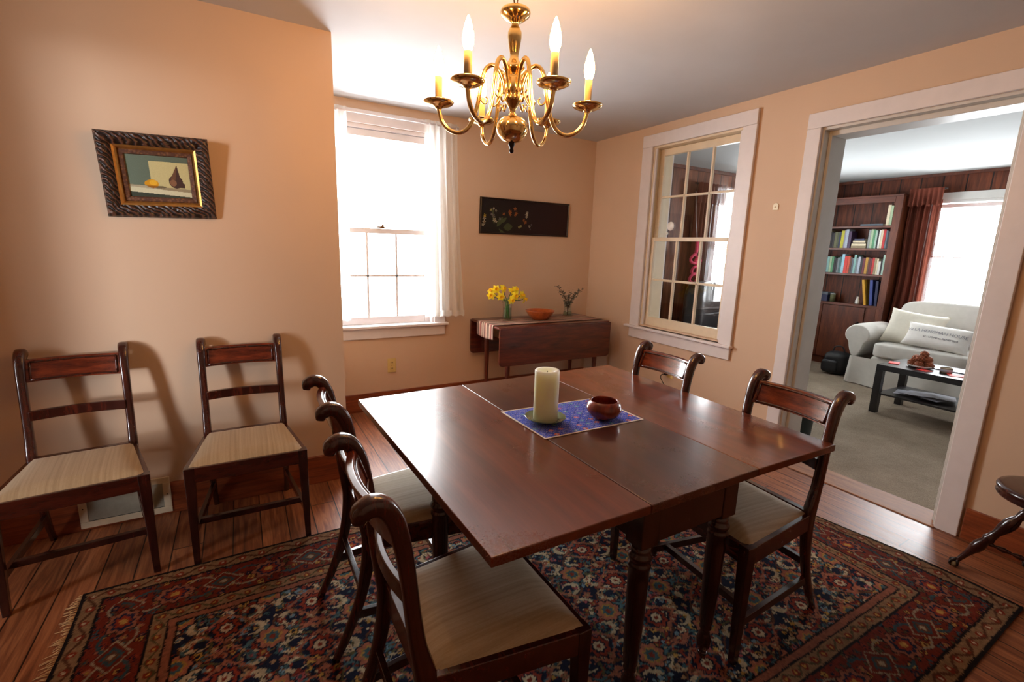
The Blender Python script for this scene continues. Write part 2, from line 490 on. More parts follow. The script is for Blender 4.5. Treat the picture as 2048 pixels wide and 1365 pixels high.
def design_grid(name, U, V, pos, colfn, mat, parent=None):
    """dense woven / painted surface: U x V vertices, pos(u,v)->xyz arrays, colfn(u,v)->rgb arrays"""
    u, v = np.meshgrid(np.linspace(0,1,U), np.linspace(0,1,V))
    u = u.ravel(); v = v.ravel()
    P = np.stack(pos(u, v), 1).astype(np.float32)
    C = colfn(u, v)
    me = bpy.data.meshes.new(name)
    nq = (U-1)*(V-1)
    me.vertices.add(U*V); me.vertices.foreach_set('co', P.ravel())
    i, j = np.meshgrid(np.arange(U-1), np.arange(V-1)); a = (j*U+i).ravel()
    q = np.stack([a, a+1, a+U+1, a+U], 1).astype(np.int32)
    me.loops.add(nq*4); me.loops.foreach_set('vertex_index', q.ravel())
    me.polygons.add(nq); me.polygons.foreach_set('loop_start', np.arange(0, nq*4, 4, dtype=np.int32))
    try: me.polygons.foreach_set('loop_total', np.full(nq, 4, dtype=np.int32))
    except Exception: pass
    me.update(calc_edges=True)
    ca = me.color_attributes.new('design', 'FLOAT_COLOR', 'POINT')
    ca.data.foreach_set('color', np.concatenate([C, np.ones((len(C),1))], 1).astype(np.float32).ravel())
    me.polygons.foreach_set('use_smooth', np.ones(nq, dtype=bool))
    me.materials.append(mat); me.validate(); me.update()
    o = bpy.data.objects.new(name, me); COL.objects.link(o)
    if parent is not None: o.parent = parent
    return o

def rgb(r, g, b): return np.array(srgb(r,g,b)[:3])
def put(C, mask, col):
    if np.ndim(mask) and mask.dtype != bool:
        C[:] = C*(1-mask[:,None])+col*mask[:,None]
    else: C[mask] = col

# ------------------------------------------------------------------ numbers of the room
YL, YB, XR = 2.757, 3.858, 3.105      # left chimney wall face, back wall, right wall
XB = .48                               # right edge of the chimney wall
CEIL = 2.42
XW, YR = -1.75, -1.7                   # west wall, rear wall (behind the camera)
LX = 6.83; LCEIL = 2.335; LYR = -1.0   # living room beyond
WT = .20                               # partition thickness

# ------------------------------------------------------------------ room shell
struct('floor', MB().box(XW-.2, YR-.2, -.08, 3.28, YB+.1, 0), M['floor'])
struct('floor_living', MB().box(3.28, LYR-.1, -.08, LX+.2, YB+.1, .002), M['carpet'])
struct('ceiling', MB().box(XW-.2, YR-.2, CEIL, XR, YB+.2, CEIL+.1), M['ceiling'])
struct('ceiling_living', MB().box(XR+WT, LYR-.1, LCEIL, LX+.2, YB+.2, LCEIL+.1), M['ceiling2'])

# chimney wall (left)
struct('wall_left', MB().box(XW, YL, 0, XB, YB+.2, CEIL), M['peach'])
# back wall with window opening
W1 = dict(x0=.59, x1=1.43, z0=.72, z1=2.26)
mb = MB()
mb.box(XB, YB, 0, W1['x0'], YB+.2, CEIL); mb.box(W1['x1'], YB, 0, XR+WT, YB+.2, CEIL)
mb.box(W1['x0'], YB, 0, W1['x1'], YB+.2, W1['z0']-.02); mb.box(W1['x0'], YB, W1['z1'], W1['x1'], YB+.2, CEIL)
struct('wall_back', mb, M['peach'])
# right wall with window and doorway openings
W2 = dict(y0=2.25, y1=3.085, z0=.74, z1=2.25)
DO = dict(y0=.835, y1=1.725, z1=2.145)
mb = MB()
mb.box(XR, W2['y1'], 0, XR+WT, YB, CEIL); mb.box(XR, DO['y1'], 0, XR+WT, W2['y0'], CEIL); mb.box(XR, YR, 0, XR+WT, DO['y0'], CEIL)
mb.box(XR, W2['y0'], 0, XR+WT, W2['y1'], W2['z0']); mb.box(XR, W2['y0'], W2['z1'], XR+WT, W2['y1'], CEIL)
mb.box(XR, DO['y0'], DO['z1'], XR+WT, DO['y1'], CEIL)
struct('wall_right', mb, M['peach'])
# living-room face of the partition
mb = MB(); t = XR+WT
mb.box(t, W2['y1'], 0, t+.012, YB, LCEIL); mb.box(t, DO['y1'], 0, t+.012, W2['y0'], LCEIL); mb.box(t, LYR, 0, t+.012, DO['y0'], LCEIL)
mb.box(t, W2['y0'], 0, t+.012, W2['y1'], W2['z0']); mb.box(t, W2['y0'], W2['z1'], t+.012, W2['y1'], LCEIL); mb.box(t, DO['y0'], DO['z1'], t+.012, DO['y1'], LCEIL)
struct('wall_partition', mb, M['white_wall'])
# west wall; doorway and unseen side room added to channel light from the left
D2 = dict(y0=1.22, y1=1.90, z1=2.16)
mb = MB()
mb.box(XW-.2, D2['y1'], 0, XW, YB+.2, CEIL); mb.box(XW-.2, YR, 0, XW, D2['y0'], CEIL); mb.box(XW-.2, D2['y0'], D2['z1'], XW, D2['y1'], CEIL)
struct('wall_west', mb, M['peach'])
W3 = dict(y0=.18, y1=.84, z0=.60, z1=2.25)  # added side-room window, placed to aim light at the chimney wall
SXW = -3.3
mb = MB()
mb.box(SXW-.15, W3['y1'], 0, SXW, YL, CEIL); mb.box(SXW-.15, YR, 0, SXW, W3['y0'], CEIL); mb.box(SXW-.15, W3['y0'], 0, SXW, W3['y1'], W3['z0']); mb.box(SXW-.15, W3['y0'], W3['z1'], SXW, W3['y1'], CEIL)
struct('wall_added_side_west', mb, M['panel_y'])  # added unseen walls narrow the sky light reaching the doorway
struct('wall_added_side_north', MB().box(SXW-.15, YL, 0, XW-.2, YL+.15, CEIL), M['panel_x'])
struct('wall_added_side_south', MB().box(SXW-.15, YR-.15, 0, XW-.2, YR, CEIL), M['panel_x'])
struct('floor_added_side', MB().box(SXW-.15, YR-.15, -.08, XW-.2, YL+.15, 0), M['floor'])
struct('ceiling_added_side', MB().box(SXW-.15, YR-.15, CEIL, XW-.2, YL+.15, CEIL+.1), M['ceiling'])
c = MB()
c.box(XW, D2['y0']-.1, 0, XW+.02, D2['y0'], D2['z1']); c.box(XW, D2['y1'], 0, XW+.02, D2['y1']+.1, D2['z1']); c.box(XW, D2['y0']-.1, D2['z1'], XW+.02, D2['y1']+.1, D2['z1']+.1)
struct('door_added_side', c, M['trim'], bevel=.003)  # casing of the added, unseen doorway
struct('wall_rear', MB().box(XW-.2, YR-.2, 0, XR+WT, YR, CEIL), M['peach'])
# living room walls
W4 = dict(y0=1.36, y1=2.46, z0=.84, z1=2.02)
mb = MB()
mb.box(LX, W4['y1'], 0, LX+.2, YB, LCEIL); mb.box(LX, LYR, 0, LX+.2, W4['y0'], LCEIL)
mb.box(LX, W4['y0'], 0, LX+.2, W4['y1'], W4['z0']); mb.box(LX, W4['y0'], W4['z1'], LX+.2, W4['y1'], LCEIL)
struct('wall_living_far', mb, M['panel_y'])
W5 = dict(x0=4.86, x1=5.85, z0=.86, z1=2.04)
mb = MB()
mb.box(t, YB, 0, W5['x0'], YB+.2, LCEIL); mb.box(W5['x1'], YB, 0, LX+.2, YB+.2, LCEIL)
mb.box(W5['x0'], YB, 0, W5['x1'], YB+.2, W5['z0']); mb.box(W5['x0'], YB, W5['z1'], W5['x1'], YB+.2, LCEIL)
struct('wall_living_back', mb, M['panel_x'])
struct('wall_living_rear', MB().box(t, LYR-.2, 0, LX+.2, LYR, LCEIL), M['white_wall'])
# baseboards
struct('baseboard_left', MB().box(XW, YL-.018, 0, XB, YL, .165), M['base_wood'], bevel=.004)
struct('baseboard_return', MB().box(XB, YL-.018, 0, XB+.016, YB, .165), M['base_wood'], bevel=.004)
struct('baseboard_back', MB().box(XB+.016, YB-.018, 0, XR, YB, .155), M['base_wood'], bevel=.004)
struct('baseboard_right', MB().box(XR-.018, 1.81, 0, XR, YB-.018, .155).box(XR-.018, YR, 0, XR, .735, .165), M['base_wood'], bevel=.004)
struct('baseboard_living', MB().box(LX-.015, LYR, 0, LX, 2.6, .1).box(t+.012, YB-.015, 0, LX, YB, .1), M['base_wood'], bevel=.004)
# threshold
struct('trim_threshold', MB().box(XR-.03, DO['y0'], -.01, 3.285, DO['y1'], .006), wood('worn_pine_threshold', srgb(110,66,38), srgb(146,94,58), srgb(170,118,78), (10,1,10), .6, .0, 3), bevel=.003)
# thin moulding under the living ceiling
struct('trim_living_crown', MB().box(t+.012, YB-.02, LCEIL-.035, LX, YB, LCEIL).box(LX-.02, LYR, LCEIL-.03, LX, YB-.02, LCEIL), M['case_wood'])

# ------------------------------------------------------------------ door casing (open doorway)
c = MB()
px = XR-.022
c.box(px, DO['y1']-.005, 0, XR, 1.805, DO['z1']); c.box(px, .745, 0, XR, DO['y0']+.005, DO['z1'])
c.box(px, .745, DO['z1'], XR, 1.805, 2.235)
dr = struct('door_1', c, M['trim'], bevel=.004)
dr['kind'] = 'structure'
j = MB()
j.box(XR, DO['y1']-.016, 0, XR+WT+.012, DO['y1'], DO['z1']-.0)
j.box(XR, DO['y0'], 0, XR+WT+.012, DO['y0']+.016, DO['z1'])
j.box(XR, DO['y0']+.016, DO['z1']-.016, XR+WT+.012, DO['y1']-.016, DO['z1'])
j.build('door_jamb', M['jamb'], dr, .002)
j = MB()
for (a, b_) in ((DO['y1']-.036, DO['y1']-.016), (DO['y0']+.016, DO['y0']+.036)):
    j.box(XR+.05, a, 0, XR+WT+.012, b_, DO['z1']-.016)
j.box(XR+.05, DO['y0']+.036, DO['z1']-.045, XR+WT+.012, DO['y1']-.036, DO['z1']-.016)
j.build('door_stop', M['jamb'], dr, .003)

# ------------------------------------------------------------------ windows
def sash(mb, a0, a1, z0, z1, d0, d1, cols, rows, st=.045, rt=.04, rb=.06, mu=.018, axis='y'):
    """frame of one sash in the plane; a = along wall; d = depth range"""
    def B(p0, p1, q0, q1, e0=d0, e1=d1):
        if axis == 'y': mb.box(e0, p0, q0, e1, p1, q1)
        else: mb.box(p0, e0, q0, p1, e1, q1)
    B(a0, a0+st, z0, z1); B(a1-st, a1, z0, z1); B(a0+st, a1-st, z0, z0+rb); B(a0+st, a1-st, z1-rt, z1)
    w = a1-a0-2*st; h = z1-z0-rt-rb
    m0 = d0+(d1-d0)*.15; m1 = d1-(d1-d0)*.15
    for k in range(1, cols):
        x = a0+st+w*k/cols; B(x-mu/2, x+mu/2, z0+rb, z1-rt, m0, m1)
    for k in range(1, rows):
        z = z0+rb+h*k/rows; B(a0+st, a1-st, z-mu/2, z+mu/2, m0, m1)
    return mb

# window 1 (back wall, daylight)
c = MB()
c.box(W1['x0']-.10, YB-.02, W1['z0'], W1['x0'], YB, W1['z1']); c.box(W1['x1'], YB-.02, W1['z0'], W1['x1']+.10, YB, W1['z1'])
c.box(W1['x0']-.10, YB-.022, W1['z1'], W1['x1']+.10, YB, W1['z1']+.095)
c.box(W1['x0']-.10, YB-.018, .615, W1['x1']+.10, YB, .70)
w1 = struct('window_1', c, M['trim'], bevel=.004)
MB().box(W1['x0']-.125, YB-.05, .70, W1['x1']+.125, YB, .725).box(W1['x0'], YB, .70, W1['x1'], YB+.16, .725).build('window_sill', M['trim'], w1, .008)
j = MB()
j.box(W1['x0'], YB, W1['z0'], W1['x0']+.02, YB+.2, W1['z1']); j.box(W1['x1']-.02, YB, W1['z0'], W1['x1'], YB+.2, W1['z1']); j.box(W1['x0']+.02, YB, W1['z1']-.03, W1['x1']-.02, YB+.2, W1['z1'])
j.build('window_jamb', M['trim'], w1, .002)
a0, a1 = W1['x0']+.02, W1['x1']-.02
sash(MB(), a0, a1, .725, 1.50, YB+.05, YB+.085, 3, 2, axis='x').build('lower_sash', M['trim'], w1, .003)
sash(MB(), a0, a1, 1.475, W1['z1']-.03, YB+.09, YB+.125, 1, 1, rt=.05, rb=.02, axis='x').build('upper_sash', M['trim'], w1, .003)
MB().box(a0+.03, YB+.066, .77, a1-.03, YB+.069, 1.47).box(a0+.03, YB+.106, 1.5, a1-.03, YB+.109, 2.19).build('window_glass', M['glass'], w1)
MB().cbox((1.0, YB+.045, 1.51), (.06, .03, .012)).cbox((1.01, YB+.04, 1.522), (.018, .05, .014)).build('sash_lock', M['brass_dark'], w1, .003)
# rolled shade cassette at the top of the opening
MB().box(a0, YB+.012, 2.175, a1, YB+.05, 2.225).build('storm_rail', M['trim'], w1, .004)

# sheer curtains and rod
rod = thing('curtain_rod', (1.0, YB-.075, 2.318), 'slim white rod carrying the sheer curtains over the daylight window', 'curtain rod')
rm = MB(); rm.tube([(-.55,0,0),(.62,0,0)], .008, 10)
rm.build('rod', M['trim'], rod)
for s_ in (-.545, .612):
    MB().box(s_-.008, 0, -.012, s_+.008, .054, .012).build('bracket', M['trim'], rod, .002)
def curtain_panel(name, x0, x1, z0, z1, y, folds, mat, label, cat, amp=.022, flare=0., group=None, head=.0, base=None, axis='x', seed=1):
    r = random.Random(seed); ph = [r.uniform(0, 6) for _ in range(4)]
    def fn(u, v):
        z = z0+(z1-z0)*v
        a = x0+(x1-x0)*u
        a += flare*(1-v)**1.5*(u-.0)
        k = amp*(.35+.65*(1-v)**.6)
        d = k*math.sin(2*PI*folds*u+ph[0]+.6*math.sin(3*v+ph[1]))+.35*k*math.sin(2*PI*folds*2.3*u+ph[2])
        zz = z + (.006*math.sin(2*PI*folds*u+1) if v < .02 else 0)
        if axis == 'x': return (a, y+d, zz)
        return (y+d, a, zz)
    mb = MB().grid(fn, 60, 36)
    o = mb.build(name, mat, None, fix=False)
    if base: pass
    tag(o, label, cat, group)
    return o
cu = curtain_panel('sheer_curtain', 1.335, 1.60, .785, 2.345, YB-.075, 4.5, M['sheer'], 'white sheer curtain hanging full length at the right side of the daylight window', 'curtain', .02, .07, 'sheer curtains of the daylight window', seed=3)
hm = MB().grid(lambda u, v: (1.333+.275*u+.07*u, YB-.083+.016*math.sin(2*PI*4.5*u+.9), .785+.05*v), 60, 3); hm.build('curtain_hem', M['sheer'], cu, fix=False)
cu2 = curtain_panel('sheer_curtain', .47+.02, .742, .785, 2.345, YB-.075, 4, M['sheer'], 'white sheer curtain mostly hidden behind the chimney wall at the window left side', 'curtain', .014, -.02, 'sheer curtains of the daylight window', seed=5)

# window 2 (interior sash window in the right wall)
c = MB()
c.box(XR-.022, W2['y0']-.105, .715, XR, W2['y0'], W2['z1']); c.box(XR-.022, W2['y1'], .715, XR, W2['y1']+.115, W2['z1'])
c.box(XR-.024, W2['y0']-.105, W2['z1'], XR, W2['y1']+.115, 2.348)
c.box(XR-.02, W2['y0']-.10, .612, XR, W2['y1']+.115, .70)
w2 = struct('window_2', c, M['trim'], bevel=.004)
MB().box(XR-.045, W2['y0']-.115, .70, XR, W2['y1']+.165, .722).box(XR, W2['y0'], .70, XR+.03, W2['y1'], .735).build('window_sill', M['trim'], w2, .007)
j = MB()
j.box(XR, W2['y1']-.012, .735, XR+WT+.02, W2['y1'], W2['z1']); j.box(XR, W2['y0'], .735, XR+WT+.02, W2['y0']+.012, W2['z1'])
j.box(XR, W2['y0']+.012, W2['z1']-.015, XR+WT+.02, W2['y1']-.012, W2['z1']); j.box(XR+.03, W2['y0']+.012, .70, XR+WT+.02, W2['y1']-.012, .742)
j.build('window_jamb', M['sash'], w2, .002)
j = MB(); j.box(XR+.004, W2['y1']-.032, .742, XR+.022, W2['y1']-.012, W2['z1']-.015); j.box(XR+.004, W2['y0']+.012, .742, XR+.022, W2['y0']+.032, W2['z1']-.015)
j.build('sash_stop', M['trim'], w2, .003)
a0, a1 = W2['y0']+.014, W2['y1']-.014
sash(MB(), a0, a1, .742, 1.505, XR+.03, XR+.062, 3, 2, st=.045, rt=.032, rb=.075, mu=.018).build('lower_sash', M['sash'], w2, .003)
sash(MB(), a0, a1, 1.475, W2['z1']-.018, XR+.068, XR+.10, 3, 2, st=.045, rt=.055, rb=.03, mu=.018).build('upper_sash', M['sash'], w2, .003)
MB().box(XR+.045, a0+.03, .80, XR+.048, a1-.03, 1.48).box(XR+.083, a0+.03, 1.5, XR+.086, a1-.03, 2.19).build('window_glass', M['glass'], w2)
# outer casing on the living side, seen through the panes
MB().box(t+.012, W2['y1']-.01, .7, t+.034, W2['y1']+.09, 2.3).box(t+.012, W2['y0']-.09, .7, t+.034, W2['y0']+.01, 2.3).box(t+.012, W2['y0']+.01, W2['z1']-.01, t+.034, W2['y1']-.01, 2.3).build('living_side_casing', M['trim'], w2, .003)
# white round ornament hanging on the pane
d_ = thing('suncatcher', (XR+.075, 2.90, 1.60), 'small white disc ornament stuck to the left middle pane of the interior window', 'ornament')
mt = Matrix.Rotation(PI/2, 4, 'Y')
MB().lathe([(.0001,-.004),(.034,-.004),(.037,0),(.034,.004),(.0001,.004)], n=28, mat=mt).build('disc', M['white_plastic'], d_)
MB().lathe([(.0001,-.003),(.012,-.003),(.012,.004),(.0001,.006)], (0,0,0), 16, Matrix.Translation((0,.035,-.06)) @ mt).build('suction_cup', M['white_plastic'], d_)

# window 3 (unseen, added to the side room as source of the side light)
c = MB()
c.box(SXW, W3['y0']-.1, W3['z0'], SXW+.02, W3['y0'], W3['z1']); c.box(SXW, W3['y1'], W3['z0'], SXW+.02, W3['y1']+.1, W3['z1']); c.box(SXW, W3['y0']-.1, W3['z1'], SXW+.02, W3['y1']+.1, W3['z1']+.1); c.box(SXW, W3['y0']-.12, W3['z0']-.03, SXW+.05, W3['y1']+.12, W3['z0'])
w3 = struct('window_added_side', c, M['trim'], bevel=.003)
MB().box(SXW-.08, W3['y0'], W3['z0'], SXW-.077, W3['y1'], W3['z1']).build('window_glass', M['glass'], w3)

# window 4 (far living-room wall) with shade
c = MB()
c.box(LX-.025, W4['y1'], W4['z0'], LX, W4['y1']+.09, W4['z1']); c.box(LX-.025, W4['y0']-.09, W4['z0'], LX, W4['y0'], W4['z1'])
c.box(LX-.028, W4['y0']-.09, W4['z1']+.02, LX, W4['y1']+.09, W4['z1']+.10); c.box(LX-.05, W4['y0']-.1, W4['z0']-.03, LX, W4['y1']+.1, W4['z0'])
c.box(LX-.015, W4['y0'], W4['z1']-.01, LX+.01, W4['y1'], W4['z1']+.02)
w4 = struct('window_4', c, M['jamb'], bevel=.004)
sash(MB(), W4['y0'], W4['y1'], W4['z0'], 1.43, LX+.05, LX+.085, 1, 1, rt=.012).build('lower_sash', M['trim'], w4, .003)
sash(MB(), W4['y0'], W4['y1'], 1.42, W4['z1']-.012, LX+.09, LX+.125, 1, 1, rb=.012).build('upper_sash', M['trim'], w4, .003)
MB().box(LX+.065, W4['y0']+.03, W4['z0']+.04, LX+.068, W4['y1']-.03, 1.42).box(LX+.105, W4['y0']+.03, 1.44, LX+.108, W4['y1']-.03, W4['z1']-.03).build('window_glass', M['glass'], w4)
# window 5 (living back wall) with blinds
c = MB()
c.box(W5['x0']-.09, YB-.025, W5['z0'], W5['x0'], YB, W5['z1']); c.box(W5['x1'], YB-.025, W5['z0'], W5['x1']+.09, YB, W5['z1'])
c.box(W5['x0']-.09, YB-.028, W5['z1'], W5['x1']+.09, YB, W5['z1']+.10); c.box(W5['x0']-.1, YB-.05, W5['z0']-.03, W5['x1']+.1, YB, W5['z0'])
w5 = struct('window_5', c, M['jamb'], bevel=.004)
sash(MB(), W5['x0'], W5['x1'], W5['z0'], 1.47, YB+.06, YB+.095, 1, 1, axis='x').build('lower_sash', M['trim'], w5, .003)
sash(MB(), W5['x0'], W5['x1'], 1.45, W5['z1'], YB+.10, YB+.135, 1, 1, axis='x').build('upper_sash', M['trim'], w5, .003)
MB().box(W5['x0']+.03, YB+.075, W5['z0']+.04, W5['x1']-.03, YB+.078, 1.45).box(W5['x0']+.03, YB+.115, 1.47, W5['x1']-.03, YB+.118, W5['z1']-.03).build('window_glass', M['glass'], w5)
bl = thing('venetian_blind', (5.355, YB+.03, W5['z1']-.01), 'white slatted blind in the living room window seen through the interior window', 'blind')
MB().cbox((0,0,-.012), (.97,.04,.024)).build('head_rail', M['trim'], bl, .003)
b_ = MB()
for k in range(38):
    z = -.04-k*.028
    b_.add([(-.48,-.010,z+.005),(.48,-.010,z+.005),(.48,.012,z-.005),(-.48,.012,z-.005)], [(0,1,2,3)])
b_.build('slats', M['blind'], bl, fix=False)

# ------------------------------------------------------------------ oriental rug
RX0, RX1, RY0, RY1 = -.625, 2.635, .395, 2.20
def rug_color(u, v):
    W = RX1-RX0; H = RY1-RY0
    X = u*W; Y = v*H
    # hand-knotted wobble: a slow drift plus a per-knot jitter
    X = X+.0015*np.sin(Y*31+2*np.sin(X*13))+.0007*np.sin(Y*143+X*57)+.004*(rng.random(len(u))-.5)
    Y = Y+.0015*np.sin(X*29+2*np.sin(Y*17))+.0007*np.sin(X*131-Y*71)+.004*(rng.random(len(u))-.5)
    X = np.clip(X, 0, W); Y = np.clip(Y, 0, H)
    dx = np.minimum(X, W-X); dy = np.minimum(Y, H-Y)
    d = np.minimum(dx, dy)
    horiz = dy < dx                                   # on the long sides
    along = np.where(horiz, X-W/2, Y-H/2)
    n = len(X)
    navy, rust, tan, teal, salmon, ivory, gold, dk, blue, olive, pink, brown = (rgb(24,28,48), rgb(132,48,30), rgb(166,126,88), rgb(62,90,94), rgb(164,98,72), rgb(200,178,142), rgb(186,142,66), rgb(26,20,20), rgb(110,136,148), rgb(92,84,52), rgb(160,78,80), rgb(96,58,38))
    C = np.zeros((n,3)); C[:] = navy
    pal = np.array([salmon, ivory, rust, tan, blue, gold, teal, tan, navy, pink, ivory, rust, teal])
    def hash2(a, b, s):
        h = np.sin(a*127.1+b*311.7+s*74.7)*43758.5453
        return h-np.floor(h)
    def blossoms(x, y, cell, rmin, rmax, seed, dens, region, lobes=5, inner=True, palette=pal):
        ci = np.floor(x/cell); cj = np.floor(y/cell)
        for oi in (-1,0,1):
            for oj in (-1,0,1):
                a = ci+oi; b = cj+oj
                cx = (a+.5+.55*(hash2(a,b,seed)-.5))*cell; cy = (b+.5+.55*(hash2(a,b,seed+1)-.5))*cell
                R = rmin+(rmax-rmin)*hash2(a,b,seed+2)
                ddx, ddy = x-cx, y-cy
                r = np.hypot(ddx, ddy); th = np.arctan2(ddy, ddx)+6*hash2(a,b,seed+5)
                on = (hash2(a,b,seed+3) < dens) & region
                rr = R*(1+.22*np.cos(lobes*th))
                idx = (hash2(a,b,seed+4)*len(palette)).astype(int) % len(palette)
                idx2 = (idx+3) % len(palette)
                m = on & (r < rr*1.18); C[m] = dk if False else navy*.5
                m = on & (r < rr); C[m] = palette[idx[m]]
                if inner:
                    m = on & (r < rr*.5); C[m] = palette[idx2[m]]*.55
                    m = on & (r < rr*.26); C[m] = palette[idx2[m]]
    field = d > .335
    # field lattice (mirrored)
    fx = X-W/2; fy = Y-H/2
    px_, py_ = .285, .23
    mx = np.abs(((fx/px_+.5) % 1)-.5)*px_; my = np.abs(((fy/py_+.5) % 1)-.5)*py_
    # winding vines
    for k, (fr, ph, amp, colr) in enumerate(((1,0,.03,rust),(1,PI,.03,olive),(2,1.,.02,brown))):
        f = np.abs((((fy/py_*2+ph/PI) % 1)-.5)*py_/2 - amp*np.sin(2*PI*fx/px_*fr+ph))
        put(C, field & (f < .0045), colr)
        f = np.abs((((fx/px_*2+ph/PI) % 1)-.5)*px_/2 - amp*np.sin(2*PI*fy/py_*fr+ph))
        put(C, field & (f < .0045), colr)
    # curled leaves
    for sgn, colr, ox, oy, rad in ((1, teal*1.3, .25, .28, .052), (1, ivory*.85, .28, .20, .034), (-1, salmon, .10, .33, .04)):
        ex = mx-ox*px_; ey = my-oy*py_; r = np.hypot(ex*1.0, ey*1.2)
        a = np.arctan2(ey, ex*sgn)
        wdt = .011*np.clip(np.sin((a+2.6)/1.7), 0, 1)
        put(C, field & (np.abs(r-rad) < wdt), colr)
    blossoms(fx, fy, .050, .009, .017, 3.0, .90, field, 5)
    blossoms(fx+.02, fy+.013, .036, .005, .009, 9.0, .8, field, 4, False)
    # lattice diamonds and rosettes
    s_ = np.abs(mx/(px_/2)+my/(py_/2)-1.0)
    put(C, field & (np.abs(mx/(px_/2)*1.0+my/(py_/2)-.62) < .045), salmon*.9)
    for (ax, ay, R, c1, c2, c3) in ((0,0,.040,rust*1.2,ivory,navy),(px_/2,py_/2,.046,salmon,teal,gold)):
        ex, ey = mx-ax, my-ay; r = np.hypot(ex, ey); th = np.arctan2(ey, ex)
        rr = R*(1+.12*np.cos(8*th))
        m = field & (r < rr*1.15); C[m] = navy*.6
        m = field & (r < rr); C[m] = c1
        m = field & (r < rr*.66); C[m] = c3*.8
        m = field & (r < rr*.5); C[m] = c2
        m = field & (r < rr*.22); C[m] = rust
    # ---- borders
    def zone(a, b): return (d >= a) & (d < b)
    put(C, zone(0, .012), dk*1.2)
    z1 = zone(.012, .065); put(C, z1, tan*.62)
    ph = (along/.075) % 1
    t = (d-.0385)/.0265
    put(C, z1 & (np.abs(t-.55*np.sin(2*PI*along/.15)) < .22), brown*.8)
    rr = np.hypot((ph-.5)*.075, (d-.0385))
    put(C, z1 & (rr < .014), rust*.9); put(C, z1 & (rr < .006), ivory*.8)
    put(C, zone(.065, .075), dk)
    zb = zone(.075, .245); put(C, zb, rust*.66)
    tm = (d-.16)
    blossoms(along+np.where(horiz,0,3.3), d*1.0+.3, .036, .007, .014, 21.0, .97, zb, 4, True, np.array([rust*.45, teal*.7, salmon*.8, olive*.8, rust, gold*.8, brown, navy]))
    f = np.abs(tm-.055*np.sin(2*PI*along/.33)); put(C, zb & (f < .006), teal*.6)
    f = np.abs(tm+.055*np.sin(2*PI*along/.33)); put(C, zb & (f < .0045), ivory*.45)
    k2 = np.floor(along/.165+.5)
    p2 = along-k2*.165
    r = np.hypot(p2*.8, tm); th = np.arctan2(tm, p2)
    ev = (k2 % 2) == 0
    rr = .047*(1+.14*np.cos(8*th))
    put(C, zb & ev & (r < rr*1.1), dk*1.5); put(C, zb & ev & (r < rr), salmon*.72); put(C, zb & ev & (r < rr*.72), navy*1.2); put(C, zb & ev & (r < rr*.52), rust*1.1); put(C, zb & ev & (r < rr*.25), gold*.9)
    dia = np.abs(p2)*.75+np.abs(tm)
    put(C, zb & ~ev & (dia < .056), ivory*.5); put(C, zb & ~ev & (dia < .049), rust*.6); put(C, zb & ~ev & (dia < .034), teal*.6); put(C, zb & ~ev & (dia < .022), brown); put(C, zb & ~ev & (dia < .012), ivory*.6)
    put(C, zone(.245, .254), dk)
    z2 = zone(.254, .30); put(C, z2, tan*.66)
    f = np.abs(d-.277-.014*np.sin(2*PI*along/.11)); put(C, z2 & (f < .004), olive*.7)
    pp = ((along/.055) % 1-.5)*.055; r = np.hypot(pp, d-.277); put(C, z2 & (r < .013), rust*.8); put(C, z2 & (r < .006), gold*.9)
    put(C, zone(.30, .307), dk)
    put(C, zone(.307, .33), salmon*.72)
    put(C, zone(.33, .337), dk)
    # age: abrash along the length
    k = .86+.12*np.sin(X*2.3+1)+.08*np.sin(X*7.1)
    C *= k[:,None]
    C *= (1+.14*(rng.random(n)-.5))[:,None]
    k2 = .8+.4*hash2(np.floor(X/.011), np.floor(Y/.011), 4.0)
    C *= k2[:,None]
    g = C.mean(1)[:,None]
    return np.clip((C*.98+g*.02)*.84, 0, 1)
rug = thing('rug', (0, 0, 0), 'worn Persian rug with navy floral field and rust red border under the table', 'rug')
def rug_pos(u, v):
    x = RX0+u*(RX1-RX0); y = RY0+v*(RY1-RY0)
    x = x+.03*np.where(u > .97, (u-.97)/.03, 0)*(np.cos(v*5)*1.0)+.012*np.sin(9*v)*(np.abs(u-.5)*2)**6
    y = y+.012*np.sin(7*u)*(np.abs(v-.5)*2)**6
    z = .009+.0012*np.sin(x*9)*np.sin(y*7)+.004*np.clip((u-.985)/.015, 0, 1)
    return x, y, z
M['rug'] = attr_mat('wool_rug', .95, .6, 420, 0, .1, .12)
design_grid('rug_pile', 700, 388, rug_pos, rug_color, M['rug'], rug)
e = MB()
def edge(uv):
    vs = []
    for (u, v) in uv:
        x, y, z = rug_pos(np.array([u]), np.array([v])); vs.append((float(x[0]), float(y[0]), float(z[0])))
    b = vs+[(x, y, .001) for x, y, z in vs]; n = len(vs)
    e.add(b, [(i, i+1, n+i+1, n+i) for i in range(n-1)])
L = [i/80 for i in range(81)]
edge([(q, 0) for q in L]); edge([(q, 1) for q in L]); edge([(0, q) for q in L]); edge([(1, q) for q in L])
e.build('selvage', plain('dark_wool_edge', srgb(40,26,24), .95, .2, 60), rug)
fr_ = MB(); rr = random.Random(4)
for side in (0, 1):
    for k in range(230):
        v = k/230+rr.uniform(0, .004)
        if side == 1 and rr.random() < .35: continue
        x, y, z = [float(q[0]) for q in rug_pos(np.array([float(side)]), np.array([min(v, 1)]))]
        ln = rr.uniform(.012, .045) if side == 0 else rr.uniform(.008, .03)
        dxx = -ln if side == 0 else ln
        dy_ = rr.uniform(-.012, .012)
        fr_.tube([(x, y, .007), (x+dxx*.5, y+dy_*.4, .007), (x+dxx, y+dy_, .003)], [.0022, .0018, .001], 4)
